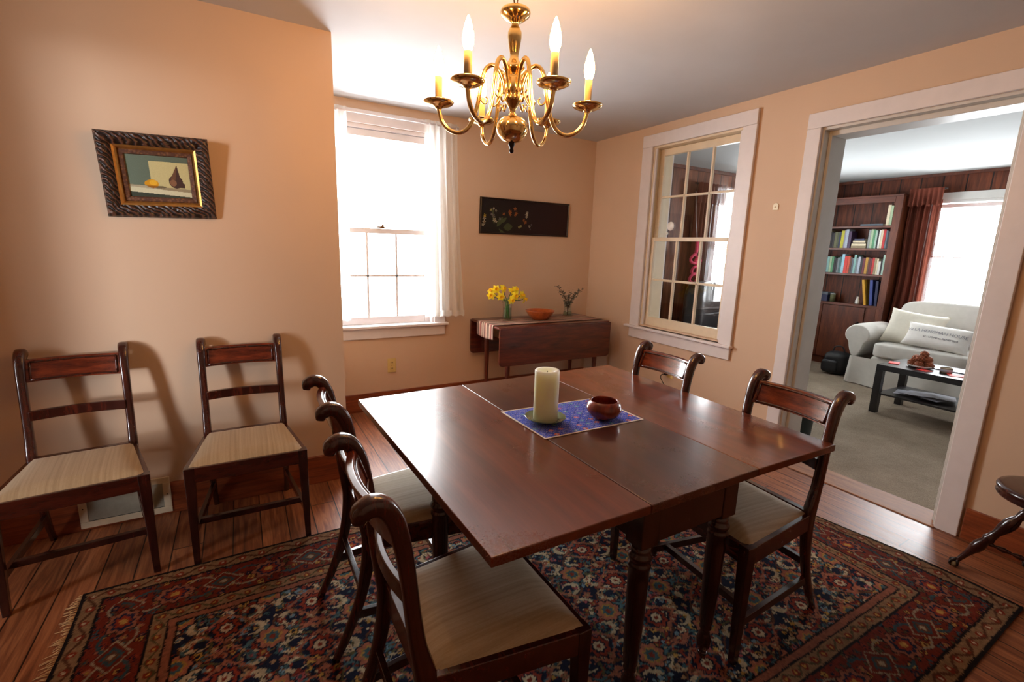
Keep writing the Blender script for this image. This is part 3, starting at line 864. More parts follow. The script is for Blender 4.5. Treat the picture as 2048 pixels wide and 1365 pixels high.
fo = fr_.build('fringe', plain('tan_wool_fringe', srgb(190,150,104), .95, .15, 60), rug); fo['kind'] = 'stuff'

# ------------------------------------------------------------------ dining chair (front faces -y locally)
def make_chair(loc, rz, label):
    t_ = thing('dining_chair', loc, label, 'chair', rz, 'matching mahogany scroll-back dining chairs')
    W, Bk = .235, .18          # half widths: front, back
    yf, yb = -.205, .205
    # drop-in seat: slightly domed trapezoid
    def seat(u, v):
        y = yf+.012+(yb-.02-yf-.012)*v
        w = (W-.014)+(Bk-.012-(W-.014))*v
        x = (2*u-1)*w
        ed = min(u, 1-u, v*.9, (1-v)*.9)
        z = .442+.024*min(1, ed/.14)**.5 + .006*math.sin(PI*u)*math.sin(PI*v)
        return (x, y, z)
    mb = MB().grid(seat, 25, 25)
    # skirt down into the frame
    mb.build('seat', M['fabric'], t_, fix=False)
    f = MB()
    th = .022
    f.hexa([(-W,yf,.378),(W,yf,.378),(W,yf+th,.378),(-W,yf+th,.378)], [(-W,yf,.443),(W,yf,.443),(W,yf+th,.443),(-W,yf+th,.443)])
    for s in (-1, 1):
        f.hexa([(s*W,yf+th,.378),(s*(W-th),yf+th,.378),(s*(Bk-th),yb,.378),(s*Bk,yb,.378)], [(s*W,yf+th,.443),(s*(W-th),yf+th,.443),(s*(Bk-th),yb,.443),(s*Bk,yb,.443)])
    f.hexa([(-Bk+.01,yb-.022,.378),(Bk-.01,yb-.022,.378),(Bk-.01,yb+.004,.378),(-Bk+.01,yb+.004,.378)], [(-Bk+.01,yb-.022,.452),(Bk-.01,yb-.022,.452),(Bk-.01,yb+.004,.452),(-Bk+.01,yb+.004,.452)])
    f.build('seat_frame', M['rail_wood'], t_, .003)
    for s in (-1, 1):
        l = MB()
        a, b = .040, .026
        x1 = s*(W+.001); y1 = yf-.001
        l.hexa([(x1-s*b,y1+.004,0),(x1-s*.003,y1+.004,0),(x1-s*.003,y1+.004+b,0),(x1-s*b,y1+.004+b,0)], [(x1-s*a,y1,.444),(x1,y1,.444),(x1,y1+a,.444),(x1-s*a,y1+a,.444)])
        l.build('leg', M['leg_wood'], t_, .003)
        # rear leg and back post in one sweep, ending in a backward scroll
        xs = s*(Bk-.012)
        pts = [(xs, .325, 0), (xs, .282, .09), (xs, .240, .20), (xs, .215, .31), (xs, .204, .40), (xs, .207, .455), (xs, .222, .53), (xs, .232, .61), (xs, .240, .69), (xs, .250, .765), (xs, .264, .83), (xs, .284, .868), (xs, .309, .880), (xs, .330, .869), (xs, .336, .850)]
        hw = [.012,.013,.0145,.016,.018,.018,.0165,.016,.016,.0165,.018,.019,.020,.020,.013]
        hd = [.012,.014,.017,.020,.024,.025,.019,.017,.017,.018,.020,.0205,.021,.020,.012]
        P_ = spline(pts, 4); hw = lerp_list(hw, 4); hd = lerp_list(hd, 4)
        sec = []
        for a_, d_ in zip(hw, hd):
            q = []
            for k in range(16):
                an = 2*PI*k/16
                cx, sx = math.cos(an), math.sin(an)
                q.append((a_*math.copysign(abs(cx)**.62, cx), d_*math.copysign(abs(sx)**.62, sx)))
            sec.append(q)
        p = MB().sweep(P_, sec, (1,0,0), True)
        p.build('back_post', M['chair_wood'], t_)
    # crest rail: bowed backwards, with a raised frame round an inset panel
    def arc(x, y0, bow): return y0+bow*(1-(x/(Bk-.02))**2)
    xe = Bk-.022
    def rail(z0, z1, yl, yh, bow, th, n=13, inset=0):
        mb = MB(); vs = []
        for i in range(n):
            x = -xe+2*xe*i/(n-1)
            for (z, dy) in ((z0, 0), (z1, 0), (z1, th), (z0, th)):
                yy = arc(x, yl+(yh-yl)*((z-.755)/.1 if z > .74 else 0), bow)+dy
                vs.append((x, yy, z))
        fs = [(4*i+k, 4*i+(k+1)%4, 4*i+4+(k+1)%4, 4*i+4+k) for i in range(n-1) for k in range(4)]
        fs += [(0,1,2,3), tuple(4*(n-1)+k for k in (3,2,1,0))]
        return mb.add(vs, fs, True)
    cr = rail(.765, .857, .238, .272, .028, .02)
    cro = cr.build('crest_rail', M['crest_wood'], t_, .004)
    tr = MB()
    for (zz, hh) in ((.775, .006), (.846, .006)):
        pts = []
        for i in range(13):
            x = (-xe+.018)+2*(xe-.018)*i/12
            pts.append((x, arc(x, .238+.034*((zz-.755)/.1), .028)-.002, zz))
        tr.tube(pts, .0042, 6)
    for s in (-1, 1):
        x = s*(xe-.018)
        tr.tube([(x, arc(x, .238+.034*((zz-.755)/.1), .028)-.002, zz) for zz in (.775,.80,.825,.846)], .0042, 6)
    tr.build('bead_moulding', M['chair_wood'], cro)
    rail(.605, .648, .212, .212, .026, .018).build('cross_rail', M['chair_wood'], t_, .004)
    # stretchers
    for s in (-1, 1):
        x0 = s*(W-.018); x1 = s*(Bk-.014)
        MB().hexa([(x0-.009,yf+.02,.135),(x0+.009,yf+.02,.135),(x1+.009,.255,.135),(x1-.009,.255,.135)], [(x0-.009,yf+.02,.165),(x0+.009,yf+.02,.165),(x1+.009,.247,.165),(x1-.009,.247,.165)]).build('stretcher', M['leg_wood'], t_, .002)
    MB().box(-W+.03, -.115, .138, W-.03, -.093, .164).build('stretcher', M['leg_wood'], t_, .002)
    MB().box(-Bk+.014, .222, .215, Bk-.014, .240, .243).build('stretcher', M['leg_wood'], t_, .002)
    return t_
ch0 = make_chair((-.028, 2.418, 0), 0, 'dining chair against the orange wall, right of the floor vent')
def put_chair(x, y, rz, label, z=0.0):
    c_ = copy_tree(ch0); c_.location = (x, y, z); c_.rotation_euler = (0, 0, rz); c_['label'] = label; return c_
put_chair(-.632, 2.412, math.radians(6), 'dining chair against the orange wall below the still life, partly in front of the vent')
RZ = .0105
put_chair(.495, 1.005, PI/2, 'nearest dining chair at the left table edge, wide beige seat in the foreground', RZ)
put_chair(.510, 1.600, PI/2, 'dining chair at the left table edge further back, seat lit by the window', RZ)
put_chair(1.570, 1.637, -PI/2, 'dining chair on the far right table side, only its scrolled back showing above the top', RZ)
put_chair(1.572, 1.005, -PI/2-math.radians(4), 'dining chair at the near right table corner facing the doorway with its beige seat showing', RZ)

# ------------------------------------------------------------------ drop-leaf dining table
tb = thing('dining_table', (1.1, 1.4, 0), 'large polished mahogany drop-leaf table with both leaves raised on the rug', 'table')
def poly_top(name, pts, z0, z1, mat, bev=.003):
    mb = MB().prism([(x-1.1, y-1.4) for x, y in pts], z0, z1)
    return mb.build(name, mat, tb, bev, 3)
TZ = .73
g_ = .0012
poly_top('table_leaf', [(.4215,.791),(.8925-g_,.7885),(.879-g_,1.996),(.393,1.973)], TZ-.026, TZ, M['table_leaf'])
poly_top('table_top', [(.8925+g_,.7885),(1.357-g_,.793),(1.352-g_,2.012),(.879+g_,1.996)], TZ-.026, TZ, M['table_mid'])
poly_top('table_leaf', [(1.357+g_,.793),(1.792,.787),(1.821,2.029),(1.352+g_,2.012)], TZ-.026, TZ, M['table_leaf'])
ap = MB()
def lb(x0, y0, z0, x1, y1, z1): ap.box(x0-1.1, y0-1.4, z0, x1-1.1, y1-1.4, z1)
lb(.960, .838, .565, 1.292, .858, TZ-.0265); lb(.960, 1.935, .565, 1.292, 1.955, TZ-.0265)
lb(.925, .872, .565, .945, 1.92, TZ-.0265); lb(1.305, .872, .565, 1.325, 1.92, TZ-.0265)
ap.build('apron', M['leg_wood'], tb, .003)
LEGP = [(.0,.010),(.012,.010),(.016,.016),(.016,.024),(.010,.030),(.014,.040),(.021,.052),(.0245,.068),(.0235,.085),(.017,.104),(.0135,.116),(.019,.122),(.0205,.130),(.018,.137),(.0225,.150),(.026,.24),(.0295,.36),(.0305,.44),(.030,.478),(.0335,.484),(.0335,.492),(.030,.497),(.030,.505),(.0345,.511),(.0345,.520),(.030,.526),(.029,.535),(.029,.552)]
for (lx, ly) in ((.952,.868),(1.300,.868),(.952,1.925),(1.300,1.925)):
    l = MB().lathe([(r, z+RZ-.002 if z < .02 else z) for r, z in LEGP], (lx-1.1, ly-1.4, 0), 28)
    lo = l.build('leg', M['leg_wood'], tb)
    MB().cbox((lx-1.1, ly-1.4, .63), (.066,.066,.148)).build('leg_block', M['leg_wood'], lo, .003)
    MB().lathe([(.0001,RZ-.001),(.010,RZ),(.012,RZ+.006),(.010,RZ+.012),(.0001,RZ+.013)], (lx-1.1, ly-1.4, 0), 16).build('caster', M['brass_dark'], lo)
for (lx, ly, bx) in ((.535,1.385,.93),(1.555,1.335,1.32)):
    lo = MB().lathe([(r*.95, z+RZ-.002 if z < .02 else z) for r, z in LEGP], (lx-1.1, ly-1.4, 0), 28).build('gate_leg', M['leg_wood'], tb)
    MB().cbox((lx-1.1, ly-1.4, .63), (.056,.056,.148)).build('leg_block', M['leg_wood'], lo, .003)
    s = 1 if bx > lx else -1
    MB().box(lx-1.1, ly-1.4-.012, .62, bx-1.1, ly-1.4+.012, .70).build('gate_rail', M['leg_wood'], lo, .002)

# ------------------------------------------------------------------ things on the dining table
def mat_color(u, v):
    n = len(u); x = u*.46; y = v*.295
    blue, lil, org, teal, ivo, pnk = rgb(42,66,176), rgb(112,112,196), rgb(206,92,54), rgb(48,136,160), rgb(210,206,216), rgb(204,58,92)
    C = np.zeros((n,3)); C[:] = blue
    k = (np.floor(x/.006)+np.floor(y/.006)).astype(int)
    put(C, (k % 5) == 0, lil); put(C, ((np.floor(x/.006)-np.floor(y/.006)).astype(int) % 7) == 0, blue*.5)
    a = np.floor(x/.042); b = np.floor(y/.036)
    fx = x-(a+.5)*.042; fy = y-(b+.5)*.036
    h = np.abs(np.sin(a*12.9+b*78.2)*43758.5) % 1
    dm = np.abs(fx)+np.abs(fy)*1.2
    pal = np.array([org, pnk, teal, org, lil])
    idx = (h*5).astype(int) % 5
    m = (dm < .013) & (h > .35); C[m] = pal[idx[m]]
    m = (dm < .005) & (h > .35); C[m] = ivo*.7
    zz = np.abs(((y+.006*np.abs(((x/.012) % 1)-.5)*2)/.009) % 1-.5); m = (zz < .12) & (h < .75); C[m] = lil*.9
    put(C, (rng.random(n) < .10), ivo*.55)
    C *= (1+.5*(rng.random(n)-.5))[:,None]
    e_ = np.minimum(np.minimum(x, .46-x), np.minimum(y, .295-y))
    put(C, e_ < .007, rgb(222,206,190))
    return np.clip(C, 0, 1)
pmt = thing('placemat', (1.09, 1.40, TZ), 'blue patterned woven placemat with cream edge on the table centre', 'placemat')
M['placemat'] = attr_mat('woven_blue_cloth', .85, .4, 500, 0, .2, .1)
_pq = [(.857,1.557),(1.32,1.542),(1.32,1.25),(.864,1.253)]
def pm_pos(u, v):
    c0, c1, c2, c3 = [np.array(p) for p in (_pq[3], _pq[2], _pq[1], _pq[0])]
    s = .985
    x = ((1-u)*(1-v)*c0[0]+u*(1-v)*c1[0]+u*v*c2[0]+(1-u)*v*c3[0])*(1.38-TZ)/.64
    y = ((1-u)*(1-v)*c0[1]+u*(1-v)*c1[1]+u*v*c2[1]+(1-u)*v*c3[1])*(1.38-TZ)/.64
    return x-1.09, y-1.40, .0022+.0006*np.sin(u*20)*np.sin(v*14)
design_grid('cloth', 230, 150, pm_pos, mat_color, M['placemat'], pmt)
hb = MB(); cs = [pm_pos(np.array([a]), np.array([b])) for a, b in ((0,0),(1,0),(1,1),(0,1))]
cs = [(float(x[0]), float(y[0]), .0016) for x, y, z in cs]
hb.tube(cs+[cs[0]], .0016, 6)
hb.build('hem', plain('cream_hem', srgb(222,208,190), .9, .05, 80), pmt)
CX, CY = .972, 1.415
pl = thing('saucer', (CX, CY, TZ+.0035), 'small green glazed saucer under the pillar candle on the blue mat', 'saucer')
MB().lathe([(.0001,0),(.038,0),(.042,.003),(.062,.010),(.0765,.019),(.0785,.021),(.076,.0215),(.060,.0135),(.04,.0065),(.0001,.0055)], n=40).build('dish', M['celadon'], pl)
cd = thing('pillar_candle', (CX, CY, TZ+.0095), 'thick ivory pillar candle standing on the green saucer', 'candle')
MB().lathe([(.0001,0),(.0455,0),(.047,.002),(.0468,.16),(.0464,.194),(.0445,.197),(.036,.197),(.028,.191),(.018,.183),(.0001,.180)], n=40).build('wax', M['wax'], cd)
MB().tube([(0,0,.178),(.001,0,.186),(.002,.001,.193)], .0012, 6).build('wick', M['cord'], cd)
bw = thing('wooden_bowl', (1.200, 1.345, TZ+.0035), 'small round reddish turned wood bowl on the right of the blue mat', 'bowl')
MB().lathe([(.0001,0),(.034,0),(.040,.003),(.058,.018),(.068,.036),(.069,.046),(.064,.062),(.056,.073),(.0525,.0745),(.0495,.073),(.056,.060),(.060,.046),(.056,.030),(.044,.014),(.0001,.009)], n=44).build('bowl_body', M['bowl_wood'], bw)

# ------------------------------------------------------------------ chandelier
CHX, CHY = .900, 1.610
chn = thing('chandelier', (CHX, CHY, CEIL), 'six-armed polished brass chandelier with lit flame bulbs above the table', 'chandelier')
def cz(z): return z-CEIL
MB().lathe([(.0001,cz(1.757)),(.012,cz(1.758)),(.034,cz(1.766)),(.052,cz(1.785)),(.059,cz(1.805)),(.056,cz(1.825)),(.040,cz(1.842)),(.016,cz(1.850)),(.011,cz(1.858)),(.0105,cz(1.868)),(.016,cz(1.880)),(.028,cz(1.897)),(.032,cz(1.905)),(.033,cz(1.912)),(.026,cz(1.918)),(.034,cz(1.928)),(.036,cz(1.945)),(.032,cz(1.966)),(.025,cz(1.980)),(.023,cz(1.986)),(.030,cz(1.994)),(.039,cz(2.004)),(.040,cz(2.012)),(.030,cz(2.022)),(.020,cz(2.034)),(.015,cz(2.045)),(.0165,cz(2.06)),(.021,cz(2.085)),(.0245,cz(2.110)),(.0245,cz(2.126)),(.018,cz(2.140)),(.012,cz(2.148)),(.013,cz(2.154)),(.030,cz(2.163)),(.050,cz(2.178)),(.054,cz(2.188)),(.050,cz(2.197)),(.030,cz(2.207)),(.008,cz(2.211)),(.0001,cz(2.212))], n=40).build('column', M['brass'], chn)
MB().lathe([(.0001,cz(1.722)),(.006,cz(1.724)),(.009,cz(1.731)),(.006,cz(1.738)),(.008,cz(1.745)),(.012,cz(1.752)),(.012,cz(1.760))], n=20).build('finial', M['finial'], chn)
def link(c, rot, a=.022, b=.012, r=.0022):
    pts = []
    for k in range(20):
        th = 2*PI*k/20
        p = Vector((b*math.cos(th), 0, a*math.sin(th)))
        p.rotate(Matrix.Rotation(rot, 3, 'Z')); pts.append(p+Vector(c))
    return MB().tube(pts, r, 8, closed=True)
k = 0; z = 2.232
while z < CEIL+.0:
    link((0,0,cz(z)), .5+(PI/2)*(k % 2)).build('chain_link', M['brass_dark'], chn); z += .037; k += 1
MB().lathe([(.0001,cz(2.372)),(.010,cz(2.373)),(.03,cz(2.385)),(.058,cz(2.405)),(.062,cz(2.419)),(.062,cz(2.4195))], n=32).build('ceiling_canopy', M['brass'], chn)
wire = MB(); wire.tube(spline([(.004,0,cz(2.21)),(.014,.006,cz(2.26)),(-.010,-.006,cz(2.31)),(.010,.005,cz(2.36)),(0,0,cz(2.38))], 6), .0016, 6)
wire.build('lamp_wire', M['brass_dark'], chn)
AR = .27
for i in range(6):
    a = .5+i*PI/3
    ca, sa = math.cos(a), math.sin(a)
    def rp(r, z): return (r*ca, r*sa, cz(z))
    arm = MB()
    arm.tube(spline([rp(.030,1.925), rp(.035,1.960), rp(.051,2.000), rp(.078,2.020), rp(.104,2.000), rp(.117,1.950), rp(.131,1.875), rp(.155,1.815), rp(.190,1.790), rp(.228,1.797), rp(.257,1.825), rp(.268,1.862), rp(.27,1.876)], 5), .0076, 12)
    arm.tube(spline([rp(.034,1.940), rp(.044,1.915), rp(.058,1.890), rp(.072,1.884), rp(.078,1.898), rp(.070,1.908)], 5), .0036, 8)
    arm.tube(spline([rp(.122,1.915), rp(.112,1.895), rp(.098,1.892), rp(.092,1.905), rp(.100,1.914)], 5), .003, 8)
    ao = arm.build('arm', M['brass'], chn)
    cx_, cy_, _ = rp(AR, 0)
    MB().lathe([(.0001,cz(1.868)),(.010,cz(1.868)),(.013,cz(1.872)),(.018,cz(1.877)),(.034,cz(1.879)),(.050,cz(1.886)),(.055,cz(1.893)),(.054,cz(1.895)),(.036,cz(1.886)),(.018,cz(1.884)),(.0155,cz(1.892)),(.0001,cz(1.892))], (cx_, cy_, 0), 32).build('drip_pan', M['brass'], ao)
    MB().lathe([(.0001,cz(1.888)),(.0128,cz(1.888)),(.0128,cz(1.976)),(.010,cz(1.978)),(.0001,cz(1.978))], (cx_, cy_, 0), 20).build('candle_sleeve', M['candle_sleeve'], ao)
    MB().lathe([(.0001,cz(1.977)),(.010,cz(1.978)),(.0135,cz(1.984)),(.0178,cz(2.000)),(.0185,cz(2.012)),(.0170,cz(2.028)),(.0120,cz(2.050)),(.0065,cz(2.067)),(.0022,cz(2.077)),(.0001,cz(2.079))], (cx_, cy_, 0), 20).build('flame_bulb', BULB, ao)

# ------------------------------------------------------------------ pictures
def frame_ring(mb, x0, x1, z0, z1, w, prof):
    """mitred frame; prof = list of (inset fraction*w, height toward -y)"""
    def ringpts(ins, y): return [(x0+ins,y,z0+ins),(x1-ins,y,z0+ins),(x1-ins,y,z1-ins),(x0+ins,y,z1-ins)]
    rings = [ringpts(i*w, -h) for i, h in prof]
    vs = [p for r in rings for p in r]; fs = []
    for i in range(len(rings)-1):
        for k in range(4):
            k2 = (k+1) % 4
            fs.append((4*i+k, 4*i+k2, 4*i+4+k2, 4*i+4+k))
    return mb.add(vs, fs)
p1 = thing('framed_picture', (-.291, YL-.004, 1.648), 'still life with lemon in a carved dark frame on the orange wall', 'picture', rot=(math.radians(7.5), math.radians(-1.6), 0))
hw, hh = .2035, .178
frame_ring(MB(), -hw, hw, -hh, hh, .052, [(0,0),(0,.030),(.15,.042),(.45,.046),(.75,.040),(1,.030)]).build('frame', M['carved'], p1)
frame_ring(MB(), -hw+.052, hw-.052, -hh+.052, hh-.052, .016, [(0,.030),(.5,.027),(1,.014)]).build('gilt_fillet', M['gilt'], p1)
frame_ring(MB(), -hw+.068, hw-.068, -hh+.068, hh-.068, .022, [(0,.014),(.2,.017),(.8,.015),(1,.008)]).build('liner', M['liner'], p1)
pw, ph_ = hw-.088, hh-.088
MB().box(-hw+.01, -.008, -hh+.01, hw-.01, -.001, hh-.01).build('backing', M['dark'], p1)
def still(u, v):
    n = len(u); C = np.zeros((n,3)); x = u; y = v
    C[:] = rgb(102,118,104)
    C *= (1-.25*(x-.0))[:,None]
    cream = rgb(196,190,140)
    put(C, (x > .36) & (y < .88-.02*x) & (y > .2), cream)
    sh = (y < .30+.02*x-.10*x); put(C, sh, rgb(150,140,112)); 
    put(C, (y < .285) & (x < .5), rgb(172,166,140))
    lt = (y < .22-.13*x) ; put(C, (y < .245-.10*x), rgb(206,206,176))
    put(C, y < .13-.10*x, rgb(60,68,58))
    # lemon
    ex = (x-.37)/.105; ey = (y-.33)/.105
    r = np.sqrt(ex**2+ey**2); r = np.where(ex < 0, np.sqrt((ex*.85)**2+(ey*(1+.25*np.abs(ex)))**2), r)
    put(C, (np.hypot((x-.47)/.12, (y-.255)/.03) < 1), rgb(110,100,76))
    m = r < 1; C[m] = rgb(206,150,30); m = (np.hypot(ex-.2, ey-.25) < .6) & (r < 1); C[m] = rgb(226,178,52); m = (r < 1) & (ey < -.45); C[m] = rgb(150,98,26)
    # gourd: body, neck
    br = rgb(70,50,46)
    body = np.hypot((x-.76)/.115, (y-.40)/.16) < 1
    neck = (np.abs(x-(.76+.12*(y-.45))) < (.075-.085*np.clip((y-.45)/.35, 0, 1)+.012)) & (y > .45) & (y < .82)
    foot = (x > .70) & (x < .90) & (y > .26) & (y < .42-.8*np.clip(x-.82, 0, 1))
    put(C, body | neck | foot, br)
    put(C, np.hypot((x-.715)/.055, (y-.37)/.08) < 1, rgb(132,96,72))
    put(C, neck & (x < .76+.12*(y-.45)), rgb(104,74,56))
    C *= (1+.12*(rng.random(n)-.5))[:,None]
    return np.clip(C, 0, 1)
M['oil'] = attr_mat('oil_paint', .55, .12, 160, .0, .25, .04)
design_grid('canvas', 150, 120, lambda u, v: ((2*u-1)*pw, np.full_like(u, -.0095), (2*v-1)*ph_), still, M['oil'], p1)

p2 = thing('framed_picture', (2.327, YB-.003, 1.654), 'long dark horizontal painting of small wild flowers on the back wall', 'picture', rot=(math.radians(2.0), 0, 0))
hw, hh = .475, .155
frame_ring(MB(), -hw, hw, -hh, hh, .014, [(0,0),(0,.020),(.5,.024),(1,.018),(1,.012)]).build('frame', M['frame_black'], p2)
MB().box(-hw+.004, -.011, -hh+.004, hw-.004, -.001, hh-.004).build('backing', M['dark'], p2)
def flowers(u, v):
    n = len(u); X = u*.94; Y = v*.30
    C = np.zeros((n,3)); C[:] = rgb(34,28,30)
    C = C*(1-u[:,None])+rgb(52,22,20)*u[:,None]
    q = np.clip(1-np.hypot((u-.22)/.3, (v-.25)/.5), 0, 1)[:,None]; C = C*(1-q*.6)+rgb(36,44,36)*q*.6
    leaf = rgb(92,104,66)
    for (cx, cy, a, L, w) in ((.17,.18,1.0,.11,.028),(.24,.16,.15,.10,.045),(.19,.12,-.7,.12,.018),(.14,.24,1.7,.10,.016),(.21,.30,.7,.08,.02),(.12,.45,1.5,.1,.012)):
        dx = (X-cx*.94); dy = (Y-cy*.3); s_, c_ = math.sin(a), math.cos(a)
        t = dx*c_+dy*s_; p = -dx*s_+dy*c_
        m = (t > 0) & (t < L) & (np.abs(p) < w*np.sin(PI*np.clip(t/L, 0, 1))*.8); C[m] = leaf*(.7+.3*random.random())
    rf = random.Random(3)
    spots = [(.03,.42,.018,0),(.035,.50,.016,3),(.03,.30,.02,0),(.02,.22,.016,0),(.10,.68,.014,1),(.13,.72,.013,0),(.155,.66,.012,0),(.11,.55,.016,2),(.13,.50,.018,2),(.14,.38,.02,0),(.16,.33,.014,0),(.20,.42,.014,2),(.24,.58,.015,4),(.31,.66,.02,4),(.31,.58,.017,4),(.365,.76,.018,4),(.38,.62,.018,4),(.37,.56,.014,4),(.50,.60,.02,0),(.505,.66,.016,0),(.50,.53,.014,0),(.47,.42,.014,4),(.49,.36,.017,4),(.42,.20,.014,1),(.44,.23,.012,1),(.54,.24,.014,0),(.56,.30,.010,2),(.55,.15,.008,2)]
    cols = [rgb(206,200,170), rgb(196,196,120), rgb(130,130,132), rgb(214,186,60), rgb(190,110,50)]
    for (cx, cy, r0, k) in spots:
        dx = X-cx*.94; dy = Y-cy*.3; r = np.hypot(dx, dy); th = np.arctan2(dy, dx)+rf.random()*6
        m = r < r0*(.62+.38*np.cos(5*th)); C[m] = cols[k]
        m = r < r0*.22; C[m] = rgb(120,84,30)
    C *= (1+.25*(rng.random(n)-.5))[:,None]
    return np.clip(C*.62, 0, 1)
design_grid('canvas', 300, 100, lambda u, v: ((2*u-1)*(hw-.013), np.full_like(u, -.0125), (2*v-1)*(hh-.013)), flowers, M['oil'], p2)

# ------------------------------------------------------------------ outlets, vent, hook
def outlet(loc, rz, label, rot=None):
    o = thing('wall_outlet', loc, label, 'outlet', rz)
    MB().box(-.036, -.006, -.06, .036, 0, .06).build('cover_plate', M['plastic'], o, .003)
    for s in (-1, 1):
        b2 = MB().box(-.016, -.009, s*.025-.015, .016, -.005, s*.025+.015).build('receptacle', M['plastic'], o, .004)
        MB().box(-.008, -.0096, s*.025-.004, -.005, -.0088, s*.025+.006).box(.005, -.0096, s*.025-.004, .008, -.0088, s*.025+.006).build('slots', M['void_black'], b2)
    MB().lathe([(.0001,-.002),(.003,-.001),(.003,.001),(.0001,.001)], n=10, mat=Matrix.Translation((0,-.007,0)) @ Matrix.Rotation(PI/2, 4, 'X')).build('screw', M['brass_dark'], o)
    return o
outlet((1.055, YB, .374), 0, 'ivory outlet plate on the back wall below the daylight window')
outlet((XR, 2.685, .395), -PI/2, 'ivory outlet with a plugged cord on the right wall below the interior window')
pg = thing('power_cord', (XR-.0105, 2.70, .420), 'black plug and drooping cord in the outlet on the right wall', 'cord')
MB().box(-.034, -.014, -.014, 0, .014, .014).build('plug', M['cord'], pg, .004)
MB().box(-.030, -.003, -.062, 0, .025, -.036).build('plug', M['cord'], pg, .004)
MB().tube(spline([(-.028,.012,-.05),(-.045,.03,-.06),(-.04,.04,-.09),(-.03,.02,-.13),(-.028,-.03,-.18),(-.03,-.02,-.28),(-.03,.05,-.405),(-.05,.2,-.416)], 6), .0035, 8).build('cable', M['cord'], pg)
v_ = thing('floor_vent', (-.562, YL-.018, .012), 'cream metal wall vent grille low behind the chairs', 'vent')
f = MB(); f.box(-.178,-.006,0,.178,0,.032).box(-.178,-.006,.160,.178,0,.192).box(-.178,-.006,.032,-.146,0,.160).box(.146,-.006,.032,.178,0,.160)
f.build('vent_frame', M['vent'], v_, .003)
MB().box(-.15,-.001,.03,.15,.002,.165).build('vent_backing', M['dark'], v_)
sl = MB()
for k in range(18):
    z = .036+k*.007
    sl.add([(-.147,-.005,z),(.147,-.005,z),(.147,-.0012,z+.006),(-.147,-.0012,z+.006)], [(0,1,2,3)])
sl.build('louvres', M['vent_dark'], v_, fix=False)
MB().ball((-.162,-.006,.1), .003, 8).ball((.162,-.006,.1), .003, 8).build('screws', M['finial'], v_)
hk = thing('wall_hook', (XR, 1.951, 1.70), 'tiny cream adhesive hook on the bare wall between interior window and doorway', 'hook')
MB().prism([(-.019,-.022),(.019,-.022),(.019,.010),(.012,.020),(0,.024),(-.012,.020),(-.019,.010)], -.006, 0, 'x').build('hook_pad', M['patch'], hk, .002)
MB().tube([(-.004,0,.0),(-.010,0,-.006),(-.016,0,-.004)], .003, 8).build('hook_peg', M['patch'], hk)

# ------------------------------------------------------------------ drop-leaf side table by the back wall
st = thing('side_table', (2.33, 3.53, 0), 'dark drop-leaf side table with both leaves down against the back wall', 'side table')
ZT = .752
MB().box(-.575, -.268, ZT-.022, .575, .262, ZT).build('tabletop', M['side_wood'], st, .008, 3)
def leaf(y0, y1):
    r = .03; pts = [(-.575, ZT-.008), (.575, ZT-.008)]
    pts += [(.575, .43+r), (.575-r*.3, .43+r*.3), (.575-r, .43), (-.575+r, .43), (-.575+r*.3, .43+r*.3), (-.575, .43+r)]
    return MB().prism(pts, y0, y1, 'y')
leaf(-.290, -.270).build('drop_leaf', M['side_wood'], st, .006, 3)
leaf(.264, .284).build('drop_leaf', M['side_wood'], st, .006, 3)
MB().box(-.46, -.20, .62, .46, -.182, ZT-.022).box(-.46, .182, .62, .46, .20, ZT-.022).box(-.46, -.182, .62, -.442, .182, ZT-.022).box(.442, -.182, .62, .46, .182, ZT-.022).build('apron', M['side_wood'], st, .002)
for (lx, ly) in ((-.44,-.185),(.49,-.185),(-.45,.185),(.49,.185)):
    lo = MB().lathe([(.0001,0),(.011,0),(.013,.02),(.016,.18),(.021,.38),(.024,.50),(.025,.545),(.022,.555),(.026,.565),(.026,.575),(.022,.585),(.022,.60)], (lx,ly,0), 22).build('leg', M['side_leg'], st)
    MB().cbox((lx,ly,.665), (.046,.046,.13)).build('leg_block', M['side_wood'], lo, .002)
# runner cloth
def run(u, v):
    y = -.185+.31*v
    L_ = 1.20; s = u*(L_+.115)
    if s < .115: return (-.5785-.0015*math.sin(v*9), y+.004*math.sin(s*20), ZT+.0015-(.115-s)-.012*math.sin(3*v))
    q = s-.115
    return (-.5785+q*1.135/1.2+.0, y, ZT+.0035+.0006*math.sin(q*30))
ro = MB().grid(run, 90, 30).build('table_runner', M['runner'], None, loc=(2.33, 3.53, 0), fix=False)
tag(ro, 'striped cream, pink and brown runner draped over the left end of the side table', 'table runner')
so = ro.modifiers.new('thick', 'SOLIDIFY'); so.thickness = .0018; so.offset = 1

